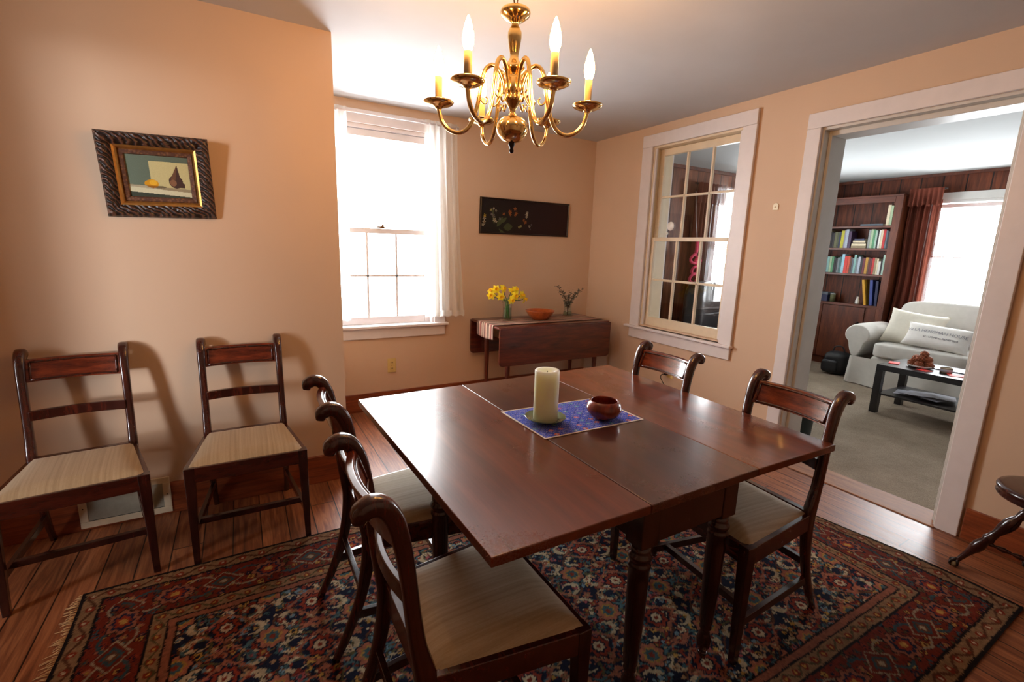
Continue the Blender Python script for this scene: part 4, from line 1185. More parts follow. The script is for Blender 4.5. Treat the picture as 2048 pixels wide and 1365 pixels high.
# daffodil vase
def vase(loc, prof, label, water, name='glass_vase'):
    o = thing(name, loc, label, 'vase')
    MB().lathe(prof, n=32, cap=False).build('vase_glass', M['vase_glass'], o)
    MB().lathe(water, n=28).build('water', M['water'], o)
    return o
ZV = ZT+.0065
vx, vy = 1.985, 3.545
vase((vx, vy, ZV), [(.0001,0),(.040,0),(.043,.004),(.040,.03),(.038,.08),(.042,.14),(.050,.185),(.0475,.185),(.039,.14),(.035,.08),(.037,.03),(.037,.012),(.0001,.010)], 'clear glass vase holding yellow daffodils on the striped runner', [(.0001,.012),(.035,.013),(.034,.08),(.036,.11),(.0001,.11)])
def daffodil(head, base, tilt_dir, label):
    o = thing('daffodil', (vx, vy, ZV), label, 'flower', group='daffodils in the glass vase')
    h = Vector(head); b0 = Vector(base)
    mid = (b0+h)/2+Vector((0,0,.03))
    MB().tube(spline([b0, b0*.4+Vector((h.x*.12,h.y*.12,.15)), mid*.5+h*.5+Vector((0,0,.012)), h], 6), .0032, 7).build('stem', M['stem'], o)
    d = Vector(tilt_dir).normalized()
    q = d.to_track_quat('Z', 'Y').to_matrix().to_4x4(); mt = Matrix.Translation(h) @ q
    pm = MB()
    for k in range(6):
        a = k*PI/3
        def fn(u, v, a=a):
            r = .006+.036*v; w = .016*math.sin(PI*min(1, .12+.88*v)**.8)*(2*u-1)
            return mt @ Vector((r*math.cos(a)-w*math.sin(a), r*math.sin(a)+w*math.cos(a), .004+.006*v*(1 if k % 2 else .2)-.010*v*v+.003*(2*u-1)**2))
        pm.grid(fn, 5, 7)
    po = pm.build('petals', M['petal'], o, fix=False)
    MB().lathe([(.004,.002),(.009,.006),(.011,.014),(.0125,.022),(.017,.029),(.015,.029),(.010,.021),(.008,.010),(.0001,.006)], n=14, mat=mt, cap=False).build('trumpet', M['trumpet'], o)
dl = [((-.165,-.01,.225),(-.4,-.8,-.1)),((-.105,.02,.270),(-.2,-.9,.2)),((-.085,-.03,.215),(-.2,-1,-.2)),((-.045,.01,.275),(.3,-.8,.3)),((.005,-.06,.185),(.1,-1,-.15)),((.05,-.04,.215),(.0,-1,.1)),((.085,.02,.262),(.2,-.8,.4)),((.125,-.02,.222),(.4,-.9,.0)),((.165,.0,.185),(.7,-.7,-.1)),((.06,.04,.25),(.2,-.6,.6)),((-.13,.05,.25),(-.6,-.4,.5))]
dlab = ['yellow daffodil furthest left in the glass vase','yellow daffodil high on the left of the vase','yellow daffodil facing forward on the left of the vase','topmost yellow daffodil near the vase middle','lowest yellow daffodil hanging over the front vase rim','yellow daffodil right of the vase middle','yellow daffodil high on the right of the vase','yellow daffodil facing forward on the right of the vase','yellow daffodil furthest right and drooping','yellow daffodil at the back right of the bunch','yellow daffodil at the back left of the bunch']
for k, ((h, d), lb_) in enumerate(zip(dl, dlab)):
    a = k*2.4
    daffodil(h, (.018*math.cos(a), .018*math.sin(a), .022), d, lb_)
# shallow bowl
ob = thing('wooden_bowl', (2.305, 3.515, ZV-.001), 'wide shallow orange-brown wooden bowl on the side table between the vases', 'bowl')
MB().lathe([(.0001,0),(.06,0),(.070,.004),(.105,.038),(.130,.078),(.132,.083),(.127,.083),(.100,.042),(.066,.012),(.0001,.009)], n=44).build('bowl_body', M['bowl_orange'], ob)
# second vase with dried sprigs
ux, uy = 2.672, 3.60
vase((ux, uy, ZV), [(.0001,0),(.044,0),(.048,.005),(.044,.028),(.036,.06),(.036,.10),(.043,.150),(.041,.150),(.033,.10),(.033,.06),(.040,.028),(.041,.012),(.0001,.010)], 'small clear glass vase with dry grey sprigs at the right end of the side table', [(.0001,.012),(.040,.013),(.036,.045),(.0001,.045)])
def sprig(tip, seed, label):
    o = thing('dried_sprig', (ux, uy, ZV), label, 'sprig', group='dried sprigs in the small vase')
    r = random.Random(seed); tp = Vector(tip)
    P_ = spline([(0.01*r.uniform(-1,1),.01*r.uniform(-1,1),.014),(tp.x*.08,tp.y*.1,.10),(tp.x*.4,tp.y*.5,tp.z*.72),tuple(tp)], 6)
    MB().tube(P_, [.0022]*(len(P_)-4)+[.0015]*4, 6).build('twig', M['twig'], o)
    lv = MB(); n = 0
    for i in range(6, len(P_)):
        for kk in range(4):
            c = P_[i]+Vector((r.uniform(-.02,.02), r.uniform(-.02,.02), r.uniform(-.014,.018)))
            q = Matrix.Translation(c) @ Matrix.Rotation(r.uniform(0,6), 4, 'Z') @ Matrix.Rotation(r.uniform(-1.2,1.2), 4, 'X')
            s = r.uniform(.007,.013)
            lv.add([(-s,0,0),(-s*.3,s*.6,.002),(s*.6,s*.45,0),(s,0,-.001),(s*.6,-s*.45,0),(-s*.3,-s*.6,.002)], [(0,1,2,3,4,5)], False, q)
    lv.build('leaves', M['euc'], o, fix=False)
for k, (tp, lb_) in enumerate((((-.145,-.02,.285),'dry grey sprig leaning furthest left from the small vase'),((-.08,.02,.24),'dry grey sprig leaning a little left in the small vase'),((-.02,-.02,.20),'short dry sprig upright in the small vase'),((.05,.02,.23),'dry grey sprig leaning a little right in the small vase'),((.15,-.01,.255),'dry grey sprig reaching furthest right from the small vase'),((.09,-.04,.245),'dry grey sprig at the front right of the small vase'))):
    sprig(tp, 30+k, lb_)

# ------------------------------------------------------------------ claw-foot piano stool
ps = thing('piano_stool', (2.828, .424, 0), 'round dark wooden stool with turned claw feet at the right wall', 'stool')
MB().lathe([(.0001,.405),(.060,.405),(.150,.408),(.166,.414),(.172,.424),(.166,.432),(.171,.440),(.173,.450),(.168,.458),(.150,.463),(.06,.458),(.0001,.455)], n=48).build('seat', M['leg_wood'], ps)
MB().lathe([(.0001,.335),(.035,.336),(.055,.345),(.062,.365),(.060,.39),(.075,.400),(.075,.406),(.0001,.406)], n=28).build('hub', M['leg_wood'], ps)
MB().lathe([(.0001,.105),(.012,.107),(.026,.125),(.030,.145),(.022,.16),(.012,.17),(.0001,.172)], n=20).build('centre_boss', M['leg_wood'], ps)
tp = [(0,.017),(.03,.020),(.06,.016),(.08,.024),(.10,.028),(.13,.026),(.17,.017),(.20,.020),(.212,.025),(.225,.018),(.26,.026),(.285,.024),(.30,.019),(.33,.014),(.37,.011),(.385,.011)]
for k in range(4):
    a = math.radians(105)+k*PI/2
    A = Vector((.055*math.cos(a), .055*math.sin(a), .365)); B_ = Vector((.232*math.cos(a), .232*math.sin(a), .035))
    D = (B_-A).normalized(); Ln = (B_-A).length
    lg = MB().tube([A+D*(q/.385*Ln) for q, _ in tp], [r*.92 for _, r in tp], 18).build('leg', M['leg_wood'], ps)
    cl = MB(); fc = Vector((.241*math.cos(a), .241*math.sin(a), .018))
    for j_ in range(4):
        b2 = a+j_*PI/2+PI/4
        cl.tube([B_+Vector((0,0,.008)), fc+Vector((.017*math.cos(b2), .017*math.sin(b2), .010)), fc+Vector((.019*math.cos(b2), .019*math.sin(b2), -.004)), fc+Vector((.012*math.cos(b2), .012*math.sin(b2), -.013))], [.007,.0055,.0045,.002], 8)
    cl.build('claw', M['finial'], lg)
    MB().ball(fc, .0165, 16).build('glass_ball', plain('amber_glass_ball', srgb(150,140,110), .08, .1, 20) if k == 0 else bpy.data.materials['amber_glass_ball'], lg)
    s0 = A+D*(.235/.385*Ln); e0 = Vector((.02*math.cos(a), .02*math.sin(a), .140))
    bd = [(0,.007),(.08,.008),(.16,.013),(.22,.008),(.30,.010),(.42,.016),(.54,.010),(.62,.007),(.70,.013),(.80,.015),(.90,.009),(1,.008)]
    MB().tube([s0.lerp(e0, q) for q, _ in bd], [r*.8 for _, r in bd], 12).build('stretcher', M['leg_wood'], ps)

# ------------------------------------------------------------------ living room: bookcase
BX = 6.62
Y0, Y1 = 2.660, 3.845
bc = thing('bookcase', (BX, 3.23, 0), 'built-in knotty pine bookcase with cupboards below against the far living room wall', 'bookcase')
def bb(name, x0, y0, z0, x1, y1, z1, mat=M['case_wood'], bev=.003):
    return MB().box(x0-BX, y0-3.23, z0, x1-BX, y1-3.23, z1).build(name, mat, bc, bev)
bb('side_panel', BX+.02, Y0, 0, LX-.005, Y0+.022, 2.10); bb('side_panel', BX+.02, Y1-.022, 0, LX-.005, Y1, 2.10)
bb('back_panel', LX-.03, Y0+.022, 0, LX-.006, Y1-.022, 2.09, M['panel_y'], 0)
bb('face_stile', BX, Y0, 0, BX+.02, Y0+.075, 2.10); bb('face_stile', BX, Y1-.075, 0, BX+.02, Y1, 2.10)
bb('top_rail', BX, Y0+.075, 2.035, BX+.02, Y1-.075, 2.10, M['case_shelf']); bb('top_panel', BX, Y0, 2.10, LX-.005, Y1, 2.122, M['case_shelf'])
for z in (1.772, 1.505, 1.195):
    bb('shelf', BX+.004, Y0+.022, z-.026, LX-.03, Y1-.022, z, M['case_shelf'])
bb('counter', BX-.004, Y0+.022, .79, LX-.03, Y1-.022, .82, M['case_shelf'])
bb('plinth', BX+.03, Y0+.075, 0, BX+.05, Y1-.075, .09)
bb('face_stile', BX, 2.83, .09, BX+.02, 2.845, .79)
for (ya, yb_) in ((2.848, 3.33), (3.336, Y1-.08)):
    dd = bb('cupboard_door', BX-.012, ya, .10, BX+.012, yb_, .785)
    MB().ball((BX-.028-BX, ya+.045-3.23, .60), .014, 12).build('door_knob', M['finial'], dd)
bb('cupboard_panel', BX, Y0+.075, .09, BX+.018, 2.83, .79)

bookmats = {}
def bmat(c):
    if c not in bookmats:
        bookmats[c] = plain('book_cloth', srgb(*c), .6, .12, 50, .1)
    return bookmats[c]
pages = plain('book_pages', srgb(220,208,180), .8, .06, 200)
CN = {'dark':(34,28,34),'tan':(150,134,104),'charcoal':(44,40,44),'black':(20,18,22),'olive':(98,98,66),'moss':(76,84,60),'lime':(184,178,44),'pale blue':(166,176,190),'lilac grey':(150,146,160),'purple':(66,44,78),'grey':(146,150,148),'pale green':(164,184,148),'mauve':(156,130,138),'green':(78,140,98),'mint':(160,188,172),'white':(214,212,204),'cream':(216,202,170),'red':(178,36,34),'navy':(32,36,72),'blue':(48,62,128),'pale teal':(128,170,164),'teal':(62,104,104),'light blue':(150,194,210),'scarlet':(196,44,34),'orange red':(190,70,40),'steel':(112,124,128),'brown':(84,52,38),'ochre':(176,130,40),'maroon':(96,30,40),'yellow':(206,150,30),'slate':(84,94,104)}
def book(y0, w, h, z, cn, label, group, lean=0.0, depth=.14, xf=None):
    x0 = BX+.03 if xf is None else xf
    o = thing('book', (x0, y0+w/2, z+.0008), label, 'book', group=group, rot=(lean, 0, 0))
    # cover = spine + two boards; spine faces -x
    MB().box(0, -w/2, 0, .004, w/2, h).box(.004, -w/2, 0, depth, -w/2+.0025, h).box(.004, w/2-.0025, 0, depth, w/2, h).build('cover', bmat(CN[cn]), o, .0012)
    MB().box(.004, -w/2+.0025, .004, depth-.004, w/2-.0025, h-.004).build('pages', pages, o)
    return o
def shelf_row(seq, ystart, z, group, where):
    """books from the right end (small y) to the left; neighbours name each book"""
    y = ystart; prev = None
    for k, (cn, w, h) in enumerate(seq):
        nxt = seq[k+1][0] if k+1 < len(seq) else None
        if prev is None: lab = f'{cn} book standing at the right end of the {where}'
        elif nxt is None: lab = f'{cn} book at the left end of the {where}, beside a {prev} one'
        else: lab = f'{cn} book on the {where} between a {prev} and a {nxt} one'
        book(y, w-.001, h, z, cn, lab, group); y += w; prev = cn
    return y
G1 = 'books on the upper middle shelf'
rowA = [('charcoal',.018,.20),('slate',.020,.21),('red',.026,.222),('cream',.024,.22),('white',.020,.215),('black',.016,.20),('mint',.022,.212),('green',.022,.222),('pale green',.026,.224),('grey',.024,.22)]
ye = shelf_row(rowA, 2.745, 1.505, G1, 'upper middle shelf')
# horizontal stack
for k, (cn, th, ln) in enumerate((('tan',.030,.165),('cream',.026,.16),('brown',.014,.15),('cream',.022,.135),('navy',.024,.11))):
    zz = 1.505+sum((.030,.026,.014,.022,.024)[:k])
    nm = ['tan book lying at the bottom of the flat stack on the upper middle shelf','cream book lying second from the bottom of the flat stack','thin brown book lying in the middle of the flat stack','cream book lying second from the top of the flat stack','navy book lying on top of the flat stack'][k]
    o = thing('book', (BX+.03, ye+.012+.08, zz+.0005), nm, 'book', group=G1)
    MB().box(0, -ln/2, 0, .004, ln/2, th-.001).box(.004, -ln/2, 0, .15, ln/2, .002).box(.004, -ln/2, th-.003, .15, ln/2, th-.001).build('cover', bmat(CN[cn]), o, .0008)
    MB().box(.004, -ln/2+.004, .002, .146, ln/2-.004, th-.003).build('pages', pages, o)
ye += .185
rowB = [('purple',.034,.205),('pale blue',.034,.23),('lilac grey',.014,.225),('lime',.036,.215),('navy',.022,.20),('moss',.020,.20),('olive',.034,.20),('charcoal',.022,.19),('black',.024,.20),('tan',.030,.222),('dark',.030,.215),('mauve',.022,.22),('purple',.022,.2),('black',.026,.2),('grey',.024,.21),('brown',.03,.2),('olive',.028,.21)]
y = ye; prev = 'flat stack'
for k, (cn, w, h) in enumerate(rowB):
    nxt = rowB[k+1][0] if k+1 < len(rowB) else None
    lab = f'{cn} book on the upper middle shelf just left of the flat stack' if k == 0 else (f'{cn} book left of the stack between a {prev} and a {nxt} one' if nxt else 'olive book standing at the far left of the upper middle shelf')
    book(y, w-.001, h, 1.505, cn, lab, G1); y += w; prev = cn
G2 = 'books on the lower middle shelf'
rowC = [('mint',.022,.235),('dark',.016,.19),('white',.026,.16),('cream',.018,.19),('tan',.024,.20),('red',.024,.20),('maroon',.026,.19),('brown',.018,.20),('ochre',.030,.20),('maroon',.026,.19),('dark',.026,.19),('pale blue',.028,.205),('steel',.022,.19),('pale teal',.026,.23),('slate',.020,.19),('brown',.022,.20),('orange red',.026,.215),('scarlet',.038,.21),('light blue',.032,.235),('teal',.024,.20),('steel',.024,.19),('charcoal',.020,.18),('black',.022,.19),('green',.026,.20),('pale green',.026,.20),('pale teal',.03,.20),('navy',.026,.19),('blue',.030,.195),('dark',.026,.19),('brown',.028,.2),('tan',.03,.19)]
shelf_row(rowC, 2.745, 1.195, G2, 'lower middle shelf')
G3 = 'books on the top shelf'
book(2.75, .026, .225, 1.772, 'pale green', 'pale green book standing at the right of the top shelf', G3); book(2.777, .030, .235, 1.772, 'cream', 'cream book standing beside the pale green one on the top shelf', G3)
o = thing('book', (BX+.03, 2.95, 1.7728), 'thin blue-grey book lying flat on the top shelf', 'book', group=G3)
MB().box(0,-.12,0,.004,.12,.022).box(.004,-.12,0,.15,.12,.002).box(.004,-.12,.020,.15,.12,.022).build('cover', bmat(CN['slate']), o, .0008); MB().box(.004,-.116,.002,.146,.116,.020).build('pages', pages, o)
G4 = 'books on the cupboard top'
book(2.750, .028, .30, .82, 'navy', 'dark navy binder standing at the right of the cupboard top', G4, math.radians(-4), .15)
book(2.80, .032, .31, .82, 'blue', 'blue binder leaning on the cupboard top beside the yellow book', G4, math.radians(-6), .15)
book(2.865, .026, .31, .82, 'yellow', 'yellow book leaning to the right on the cupboard top', G4, math.radians(-11), .15)
o = thing('jar', (BX+.08, 2.985, .8205), 'small clear jar beside the leaning yellow book', 'jar')
MB().lathe([(.0001,0),(.022,0),(.024,.01),(.022,.05),(.012,.07),(.014,.09),(.012,.09),(.009,.07),(.018,.05),(.0001,.006)], n=18, cap=False).build('jar_glass', M['white_cer'], o)
o = thing('storage_box', (BX+.09, 3.385, .8205), 'dark blue box at the left of the cupboard top', 'box')
MB().box(-.07,-.075,0,.07,.075,.085).build('box_body', bmat(CN['navy']), o, .004); MB().box(-.073,-.078,.085,.073,.078,.115).build('lid', bmat(CN['slate']), o, .004)
o = thing('tin', (BX+.07, 3.27, .8205), 'small olive tin beside the dark blue box on the cupboard', 'tin')
MB().lathe([(.0001,0),(.03,0),(.03,.09),(.028,.092),(.0001,.092)], n=20).build('tin_body', bmat(CN['olive']), o); MB().lathe([(.0001,.0925),(.031,.0925),(.031,.108),(.0001,.109)], n=20).build('lid', bmat(CN['grey']), o)

# ------------------------------------------------------------------ living room: curtain
cw = thing('drapes', (LX-.07, 2.50, 2.17), 'rust red drape with scalloped valance left of the bright living room window', 'curtain')
def drape(u, v):
    y = -.15+.285*u; z = -2.05+1.93*v
    y += .012*math.sin(9*v)*u
    k = .042*(.6+.4*(1-v))
    return (k*math.sin(2*PI*4*u+.5*math.sin(3*v))+.3*k*math.sin(2*PI*11*u), y+.04*(1-v)*(.5-u)*-.6, z)
MB().grid(drape, 90, 30).build('drape_panel', M['rust_curtain'], cw, fix=False)
def val(u, v):
    y = -.17+.31*u
    lo = -.175-.022*abs(math.sin(PI*4*u))
    return (-.075+.016*math.sin(2*PI*7*u)*(1.1-v), y, lo+(0-lo)*v)
MB().grid(val, 80, 10).build('valance', M['rust_curtain'], cw, fix=False)
MB().tube([(-.02,-.18,-.01),(-.02,.145,-.01)], .010, 10).build('rod', M['finial'], cw)
# drapes of the back window, seen through the interior window
cw2 = thing('drapes', (4.70, YB-.08, 2.16), 'dark rust drape beside the blind seen through the interior window', 'curtain')
MB().grid(lambda u, v: (-.19+.38*u, .03*math.sin(2*PI*6*u), -2.08+1.98*v), 80, 8).build('drape_panel', M['rust_curtain'], cw2, fix=False)
MB().grid(lambda u, v: (-.22+.46*u, -.045+.016*math.sin(2*PI*7*u), -.21-.016*abs(math.sin(PI*5*u))*(1-v)+.21*v), 80, 8).build('valance', M['rust_curtain'], cw2, fix=False)
MB().tube([(-.24,-.01,-.01),(.26,-.01,-.01)], .010, 10).build('rod', M['finial'], cw2)
# pink garland hanging in front of that drape
gl = thing('garland', (4.49, YB-.17, 1.52), 'pink fuzzy looped garland hanging before the dark drape behind the interior window', 'garland')
gp = MB(); gp.tube([(0,0,0),(.005,0,-.10),(-.01,0,-.17)], .018, 8)
for (cx, cz_, r) in ((-.02,-.20,.05),(.05,-.22,.04),(.01,-.33,.045),(.0,-.42,.055)):
    gp.tube([(cx+r*math.cos(2*PI*k/14), .01*math.sin(k), cz_+r*math.sin(2*PI*k/14)) for k in range(14)], .016, 7, closed=True)
gp.build('garland_loops', M['pink_fuzz'], gl)
MB().tube([(0,0,0),(0,.05,.24),(0,.09,.55)], .003, 6).build('string', M['white_plastic'], gl)

# ------------------------------------------------------------------ living room: sofa
SX, SY = 5.90, 1.62
sf = thing('sofa', (SX, SY, 0), 'white slipcovered sofa with rolled arms under the bright living room window', 'sofa')
YA = 1.05     # half length to outer arm
def lump(x0, y0, z0, x1, y1, z1, r=.06, seg=4): pass
b = MB().box(.02, -.80, .06, .64, .80, .34); b.build('base', M['slip'], sf, .03, 3)
def skirt(u, v):
    per = [(.0,-.98),(.0,.98),(.80,.98)]
    s = u*(1.96+.6)
    if s < 1.96: p = (0.0, -.98+s); nrm = (-1, 0)
    else: p = (s-1.96, .98); nrm = (0, 1)
    w = .012+.022*(1-v)*math.sin(s*16)+.02*(1-v)
    return (p[0]+nrm[0]*w, p[1]+nrm[1]*w, .012+.30*v)
MB().grid(skirt, 140, 6).build('skirt', M['slip'], sf, fix=False)
for s in (-1, 1):
    ar = MB()
    yc = s*.93
    def armf(u, v, s=s, yc=yc):
        th = 2*PI*u
        # rolled arm cross-section (y,z), swept along x
        if math.sin(th) > -.35:
            y_ = .135*math.cos(th)*1.0; z_ = .555+.115*math.sin(th)
        else:
            y_ = .10*math.cos(th)*1.0/abs(math.cos(math.asin(-.35)))*.94; z_ = .30+.22*(math.sin(th)+1)/.65
        x = .015+.62*v
        q = 1-.10*(abs(2*v-1)**6)
        return (x, yc+s*.03+y_*q, .05+(z_-.05)*(1-.02*(abs(2*v-1)**6)))
    ar.grid(armf, 36, 12, closed_u=True)
    n = 36
    ar.f.append(tuple(range(n))[::-1]); ar.sm.append(False); ar.f.append(tuple(11*n+k for k in range(n))); ar.sm.append(False)
    ar.build('arm', M['slip'], sf, .012)
def cushion(name, cx, cy, cz_, dx, dy, dz, mat, parent, e=.35, rot=None, bul=1.0):
    mb = MB(); n = 20
    def fn(u, v):
        a = 2*PI*u; b = PI*(v-.5)
        def sg(x, p): return math.copysign(abs(x)**p, x)
        return (dx/2*sg(math.cos(b), e)*sg(math.cos(a), e), dy/2*sg(math.cos(b), e)*sg(math.sin(a), e), dz/2*sg(math.sin(b), e*bul))
    m4 = Matrix.Translation((cx,cy,cz_)) @ (rot or Matrix.Identity(4))
    mb.grid(lambda u, v: m4 @ Vector(fn(u, v)), 48, 25, closed_u=True)
    return mb.build(name, mat, parent)
cushion('seat_cushion', .29, .40, .415, .60, .80, .16, M['slip'], sf, .22)
cushion('seat_cushion', .29, -.41, .415, .60, .80, .16, M['slip'], sf, .22)
cushion('backrest', .66, .0, .60, .24, 1.66, .68, M['slip'], sf, .25, Matrix.Rotation(.10, 4, 'Y'))
def pillow(loc, w, h, d, rot, mat, label, name='throw_pillow'):
    o = thing(name, loc, label, 'pillow', rot=rot)
    def fn(s):
        def g(u, v):
            x, y = 2*u-1, 2*v-1
            t = d/2*(max(0, (1-x**4)*(1-y**4)))**.55
            k = 1-.09*(1-abs(y)**2)*abs(x)**4*1.0; kk = 1-.10*(1-x*x)*abs(y)**4
            return (-s*t, x*w/2*k, y*h/2*kk)
        return g
    mb = MB(); mb.grid(fn(1), 26, 20); mb.grid(fn(-1), 26, 20)
    mb.build('pillow_cover', mat, o, fix=False)
    return o
pillow((6.21, 2.19, .655), .50, .40, .16, (math.radians(6), math.radians(24), math.radians(8)), M['pillow2'], 'plain cream square cushion behind the printed one on the sofa')
pp = pillow((6.06, 1.93, .618), .56, .26, .15, (math.radians(3), math.radians(28), math.radians(0)), M['pillow'], 'white oblong cushion printed with two lines of grey lettering on the sofa')
pillow((6.25, 1.46, .67), .40, .38, .14, (math.radians(-6), math.radians(20), 0), M['pinkp'], 'pale lilac cushion at the sofa right, cut by the door casing')
def lettering(text, size, loc, mat, parent, name='lettering'):
    cu_ = bpy.data.curves.new(name, 'FONT'); cu_.body = text; cu_.size = size; cu_.extrude = .0004; cu_.align_x = 'CENTER'
    tmp = bpy.data.objects.new(name, cu_)
    COL.objects.link(tmp)
    bpy.context.view_layer.update()
    me = bpy.data.meshes.new_from_object(tmp.evaluated_get(bpy.context.evaluated_depsgraph_get()))
    COL.objects.unlink(tmp); bpy.data.objects.remove(tmp)
    me.name = name; me.materials.append(mat)
    # lay text on the bulging face: x(text)-> -y, y(text)-> z, depth from the pillow's bulge
    for v in me.vertices:
        tx, ty = v.co.x, v.co.y
        Y_, Z_ = -tx+loc[0], ty+loc[1]
        xx, yy = Y_/.28, Z_/.13
        tt = .15/2*(max(0, (1-xx**4)*(1-yy**4)))**.55
        v.co = (-tt-.0025-v.co.z, Y_, Z_)
    o = bpy.data.objects.new(name, me); COL.objects.link(o); o.parent = parent
    return o
lettering('VILLA HENGMAN HOUSE', .043, (0, .012), M['ink_grey'], pp)
lettering('all · HOME to REMEMBER', .026, (-.05, -.040), M['ink'], pp)

# coffee table (black, with lower shelf)
ct = thing('coffee_table', (5.22, 1.50, 0), 'black square-legged coffee table with a lower shelf before the sofa', 'coffee table')
MB().box(-.275, -.46, .40, .275, .46, .45).build('tabletop', M['black'], ct, .003)
for sx in (-1, 1):
    for sy in (-1, 1):
        MB().box(sx*.275-(.055 if sx > 0 else 0), sy*.46-(.055 if sy > 0 else 0), .002, sx*.275+(.055 if sx < 0 else 0), sy*.46+(.055 if sy < 0 else 0), .40).build('leg', M['black'], ct, .002)
MB().box(-.262, -.43, .175, .262, .43, .19).build('lower_shelf', M['black'], ct, .002)
TT = .4505
dsh = thing('dish', (5.16, 1.72, TT), 'white dish heaped with brown cones on the black coffee table', 'dish')
MB().lathe([(.0001,0),(.05,0),(.075,.008),(.095,.024),(.092,.026),(.07,.012),(.0001,.008)], n=28).build('dish_body', M['white_cer'], dsh)
cl_ = ['lowest left brown cone in the dish','lowest middle brown cone in the dish','lowest right brown cone in the dish','brown cone at the back of the dish','brown cone at the front of the dish','left brown cone of the second layer','right brown cone of the second layer','middle brown cone of the second layer','topmost brown cone of the heap']
cp = [(-.01,.062,.036),(.01,.0,.034),(-.005,-.062,.036),(.055,.01,.036),(-.055,-.005,.036),(0,.04,.078),(.005,-.045,.080),(-.035,0,.084),(.005,-.012,.122)]
for (p, lb_) in zip(cp, cl_):
    o = thing('pine_cone', (5.16+p[0], 1.72+p[1], TT+p[2]), lb_, 'pine cone', group='brown cones in the dish', rot=(random.uniform(-.5,.5), random.uniform(-.5,.5), random.uniform(0,6)))
    cn = MB()
    cn.lathe([(.0001,-.030),(.018,-.026),(.029,-.012),(.031,.0),(.027,.014),(.017,.026),(.0001,.033)], n=14)
    for lv in range(5):
        z = -.022+lv*.011; r = (.026,.031,.030,.025,.017)[lv]
        for kk in range(7):
            a = 2*PI*(kk+.5*(lv % 2))/7
            cn.ball((r*math.cos(a), r*math.sin(a), z), .0075, 6, (1,1,.6))
    cn.build('cone_body', M['cone'], o)
o = thing('tin_candle', (5.14, 1.535, TT), 'small low tin on the black coffee table right of the dish', 'tin')
MB().lathe([(.0001,0),(.040,0),(.041,.004),(.041,.044),(.039,.046),(.038,.036),(.0001,.036)], n=28).build('tin_body', M['tin'], o); MB().lathe([(.0401,.012),(.0415,.013),(.0415,.034),(.0401,.035)], n=28, cap=False).build('label_band', M['paper'], o)
def card(loc, rz, w, h, th, mat, label, name, cat, matp=None):
    o = thing(name, loc, label, cat, rz)
    MB().box(-w/2,-h/2,0,w/2,h/2,th).build('cover', mat, o, .0006)
    return o
card((5.14, 1.905, TT), .3, .10, .075, .006, M['red_paper'], 'red card near the left end of the coffee table', 'greeting_card', 'card')
card((5.06, 1.655, TT), -.4, .07, .09, .004, M['red_paper'], 'red napkin tucked in front of the dish on the coffee table', 'napkin', 'napkin')
card((5.10, 1.43, TT), .5, .10, .15, .004, M['red_paper'], 'red envelope right of the tin on the coffee table', 'envelope', 'envelope')
card((5.32, 1.55, TT), .05, .20, .26, .008, M['paper'], 'pale magazine lying behind the tin on the coffee table', 'magazine', 'magazine')
o = thing('hardback_book', (5.36, 1.34, TT+.0), 'blue hardback standing on the coffee table at the door casing', 'book', rot=(0, math.radians(-12), .15))
MB().box(-.012,-.10,.003,.012,.10,.15).build('cover', bmat(CN['blue']), o, .002); MB().box(-.010,-.098,.1502,.010,.098,.152).build('pages', pages, o)
for k, (x, y, rz, lb_) in enumerate(((5.20,1.72,.2,'open magazine lowest on the coffee table shelf'),(5.17,1.66,-.15,'magazine in the middle of the pile on the coffee table shelf'),(5.19,1.60,.35,'magazine on top of the pile on the coffee table shelf'))):
    o = thing('magazine', (x, y, .1905+k*.0125), lb_, 'magazine', rz, 'magazines on the lower shelf')
    def mg(u, v):
        return (-.10+.20*v, -.15+.30*u, .0105-.0095*abs(2*u-1)**.7+.0)
    mb = MB().grid(mg, 21, 5); mb.build('open_pages', M['paper'], o, fix=False)
    MB().box(-.10,-.15,.0,.10,.15,.0009).build('cover', M['ink'], o)

# black bag between bookcase and sofa
bg = thing('bag', (6.20, 2.86, .003), 'black bag slumped on the carpet between bookcase and sofa arm', 'bag')
cushion('bag_body', 0, 0, .135, .24, .26, .27, M['bag'], bg, .55)
cushion('bag_pocket', -.10, .03, .10, .10, .18, .16, M['bag'], bg, .5)
MB().tube(spline([(0,.07,.25),(0,.05,.32),(0,-.03,.33),(0,-.07,.25)], 6), .009, 8).build('handle', M['bag'], bg)
# armchair seen through the interior window
ac = thing('armchair', (4.60, 3.20, .002), 'black leather armchair seen through the lower panes of the interior window', 'armchair', math.radians(200))
cushion('seat', 0, .02, .32, .66, .66, .28, M['black_leather'], ac, .3)
cushion('backrest', 0, -.34, .68, .72, .24, .80, M['black_leather'], ac, .4)
for s in (-1, 1):
    cushion('arm', s*.38, .02, .36, .18, .74, .54, M['black_leather'], ac, .4)
MB().box(-.38,-.36,.0,.38,.36,.10).build('base', M['black'], ac, .01)
# dark bin just inside the doorway
o = thing('waste_bin', (3.47, 1.80, .003), 'dark teal bin just beyond the doorway behind the right chair', 'bin')
MB().lathe([(.0001,0),(.085,0),(.088,.006),(.105,.30),(.108,.31),(.104,.31),(.083,.012),(.0001,.01)], n=28).build('bin_body', M['teal'], o)

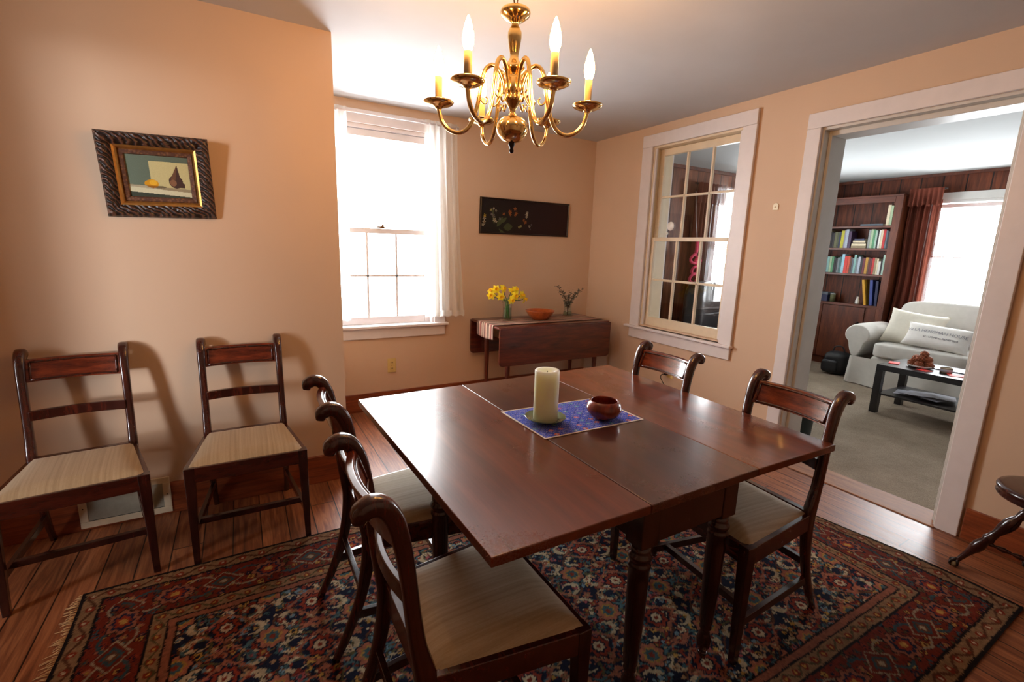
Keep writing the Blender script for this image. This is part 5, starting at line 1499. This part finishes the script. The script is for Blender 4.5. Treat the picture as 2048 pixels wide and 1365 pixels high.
# ------------------------------------------------------------------ light
w = bpy.data.worlds.new('sky'); SC.world = w; w.use_nodes = True
bgn = w.node_tree.nodes['Background']
bgn.inputs['Color'].default_value = (.93, .97, 1.0, 1); bgn.inputs['Strength'].default_value = 28.0
def portal(loc, rot, sx, sy):
    l = bpy.data.lights.new('sky_portal', 'AREA'); l.shape = 'RECTANGLE'; l.size = sx; l.size_y = sy
    l.cycles.is_portal = True
    o = bpy.data.objects.new('sky_portal', l); COL.objects.link(o); o.location = loc; o.rotation_euler = rot
portal(((W1['x0']+W1['x1'])/2, YB+.19, 1.49), (-PI/2, 0, 0), .84, 1.54)
portal((SXW-.14, (W3['y0']+W3['y1'])/2, 1.425), (0, -PI/2, 0), 1.65, .66)
portal((LX+.19, (W4['y0']+W4['y1'])/2, 1.43), (0, PI/2, 0), 1.18, 1.1)
portal(((W5['x0']+W5['x1'])/2, YB+.19, 1.45), (-PI/2, 0, 0), .99, 1.18)
side_beam = bpy.data.lights.new('side_beam', 'SUN'); side_beam.energy = 2.0; side_beam.angle = math.radians(7); side_beam.color = (.92, .95, 1.0)  # level beam added to stand in for side-window light on the chimney wall
so_ = bpy.data.objects.new('side_beam', side_beam); COL.objects.link(so_)
dirv = Vector((.79, .61, -.03)).normalized()
so_.rotation_euler = dirv.to_track_quat('-Z', 'Y').to_euler(); so_.location = (-4, -2, 3)

# ------------------------------------------------------------------ camera
cam = bpy.data.cameras.new('camera'); co = bpy.data.objects.new('camera', cam); COL.objects.link(co)
yaw, pit, rol = 0.522580578, 0.195081861, 0.0309473983
f_ = Vector((math.sin(yaw)*math.cos(pit), math.cos(yaw)*math.cos(pit), -math.sin(pit)))
r_ = Vector((math.cos(yaw), -math.sin(yaw), 0)); u_ = r_.cross(f_)
r2 = r_*math.cos(rol)+u_*math.sin(rol); u2 = -r_*math.sin(rol)+u_*math.cos(rol)
co.matrix_world = Matrix((( r2.x, u2.x, -f_.x, 0), (r2.y, u2.y, -f_.y, 0), (r2.z, u2.z, -f_.z, 1.38), (0,0,0,1)))
cam.sensor_width = 36; cam.lens = 943.080063/2048*36; cam.clip_start = .02
SC.camera = co

vs = SC.view_settings
vs.view_transform = 'Standard'; vs.look = 'None'; vs.gamma = 1; vs.use_curve_mapping = False
vs.exposure = 0.1
SC.cycles.use_denoising = True
SC.cycles.max_bounces = 10; SC.cycles.diffuse_bounces = 5; SC.cycles.glossy_bounces = 4; SC.cycles.transparent_max_bounces = 16
SC.cycles.sample_clamp_indirect = 8.0
SC.cycles.caustics_reflective = False; SC.cycles.caustics_refractive = False
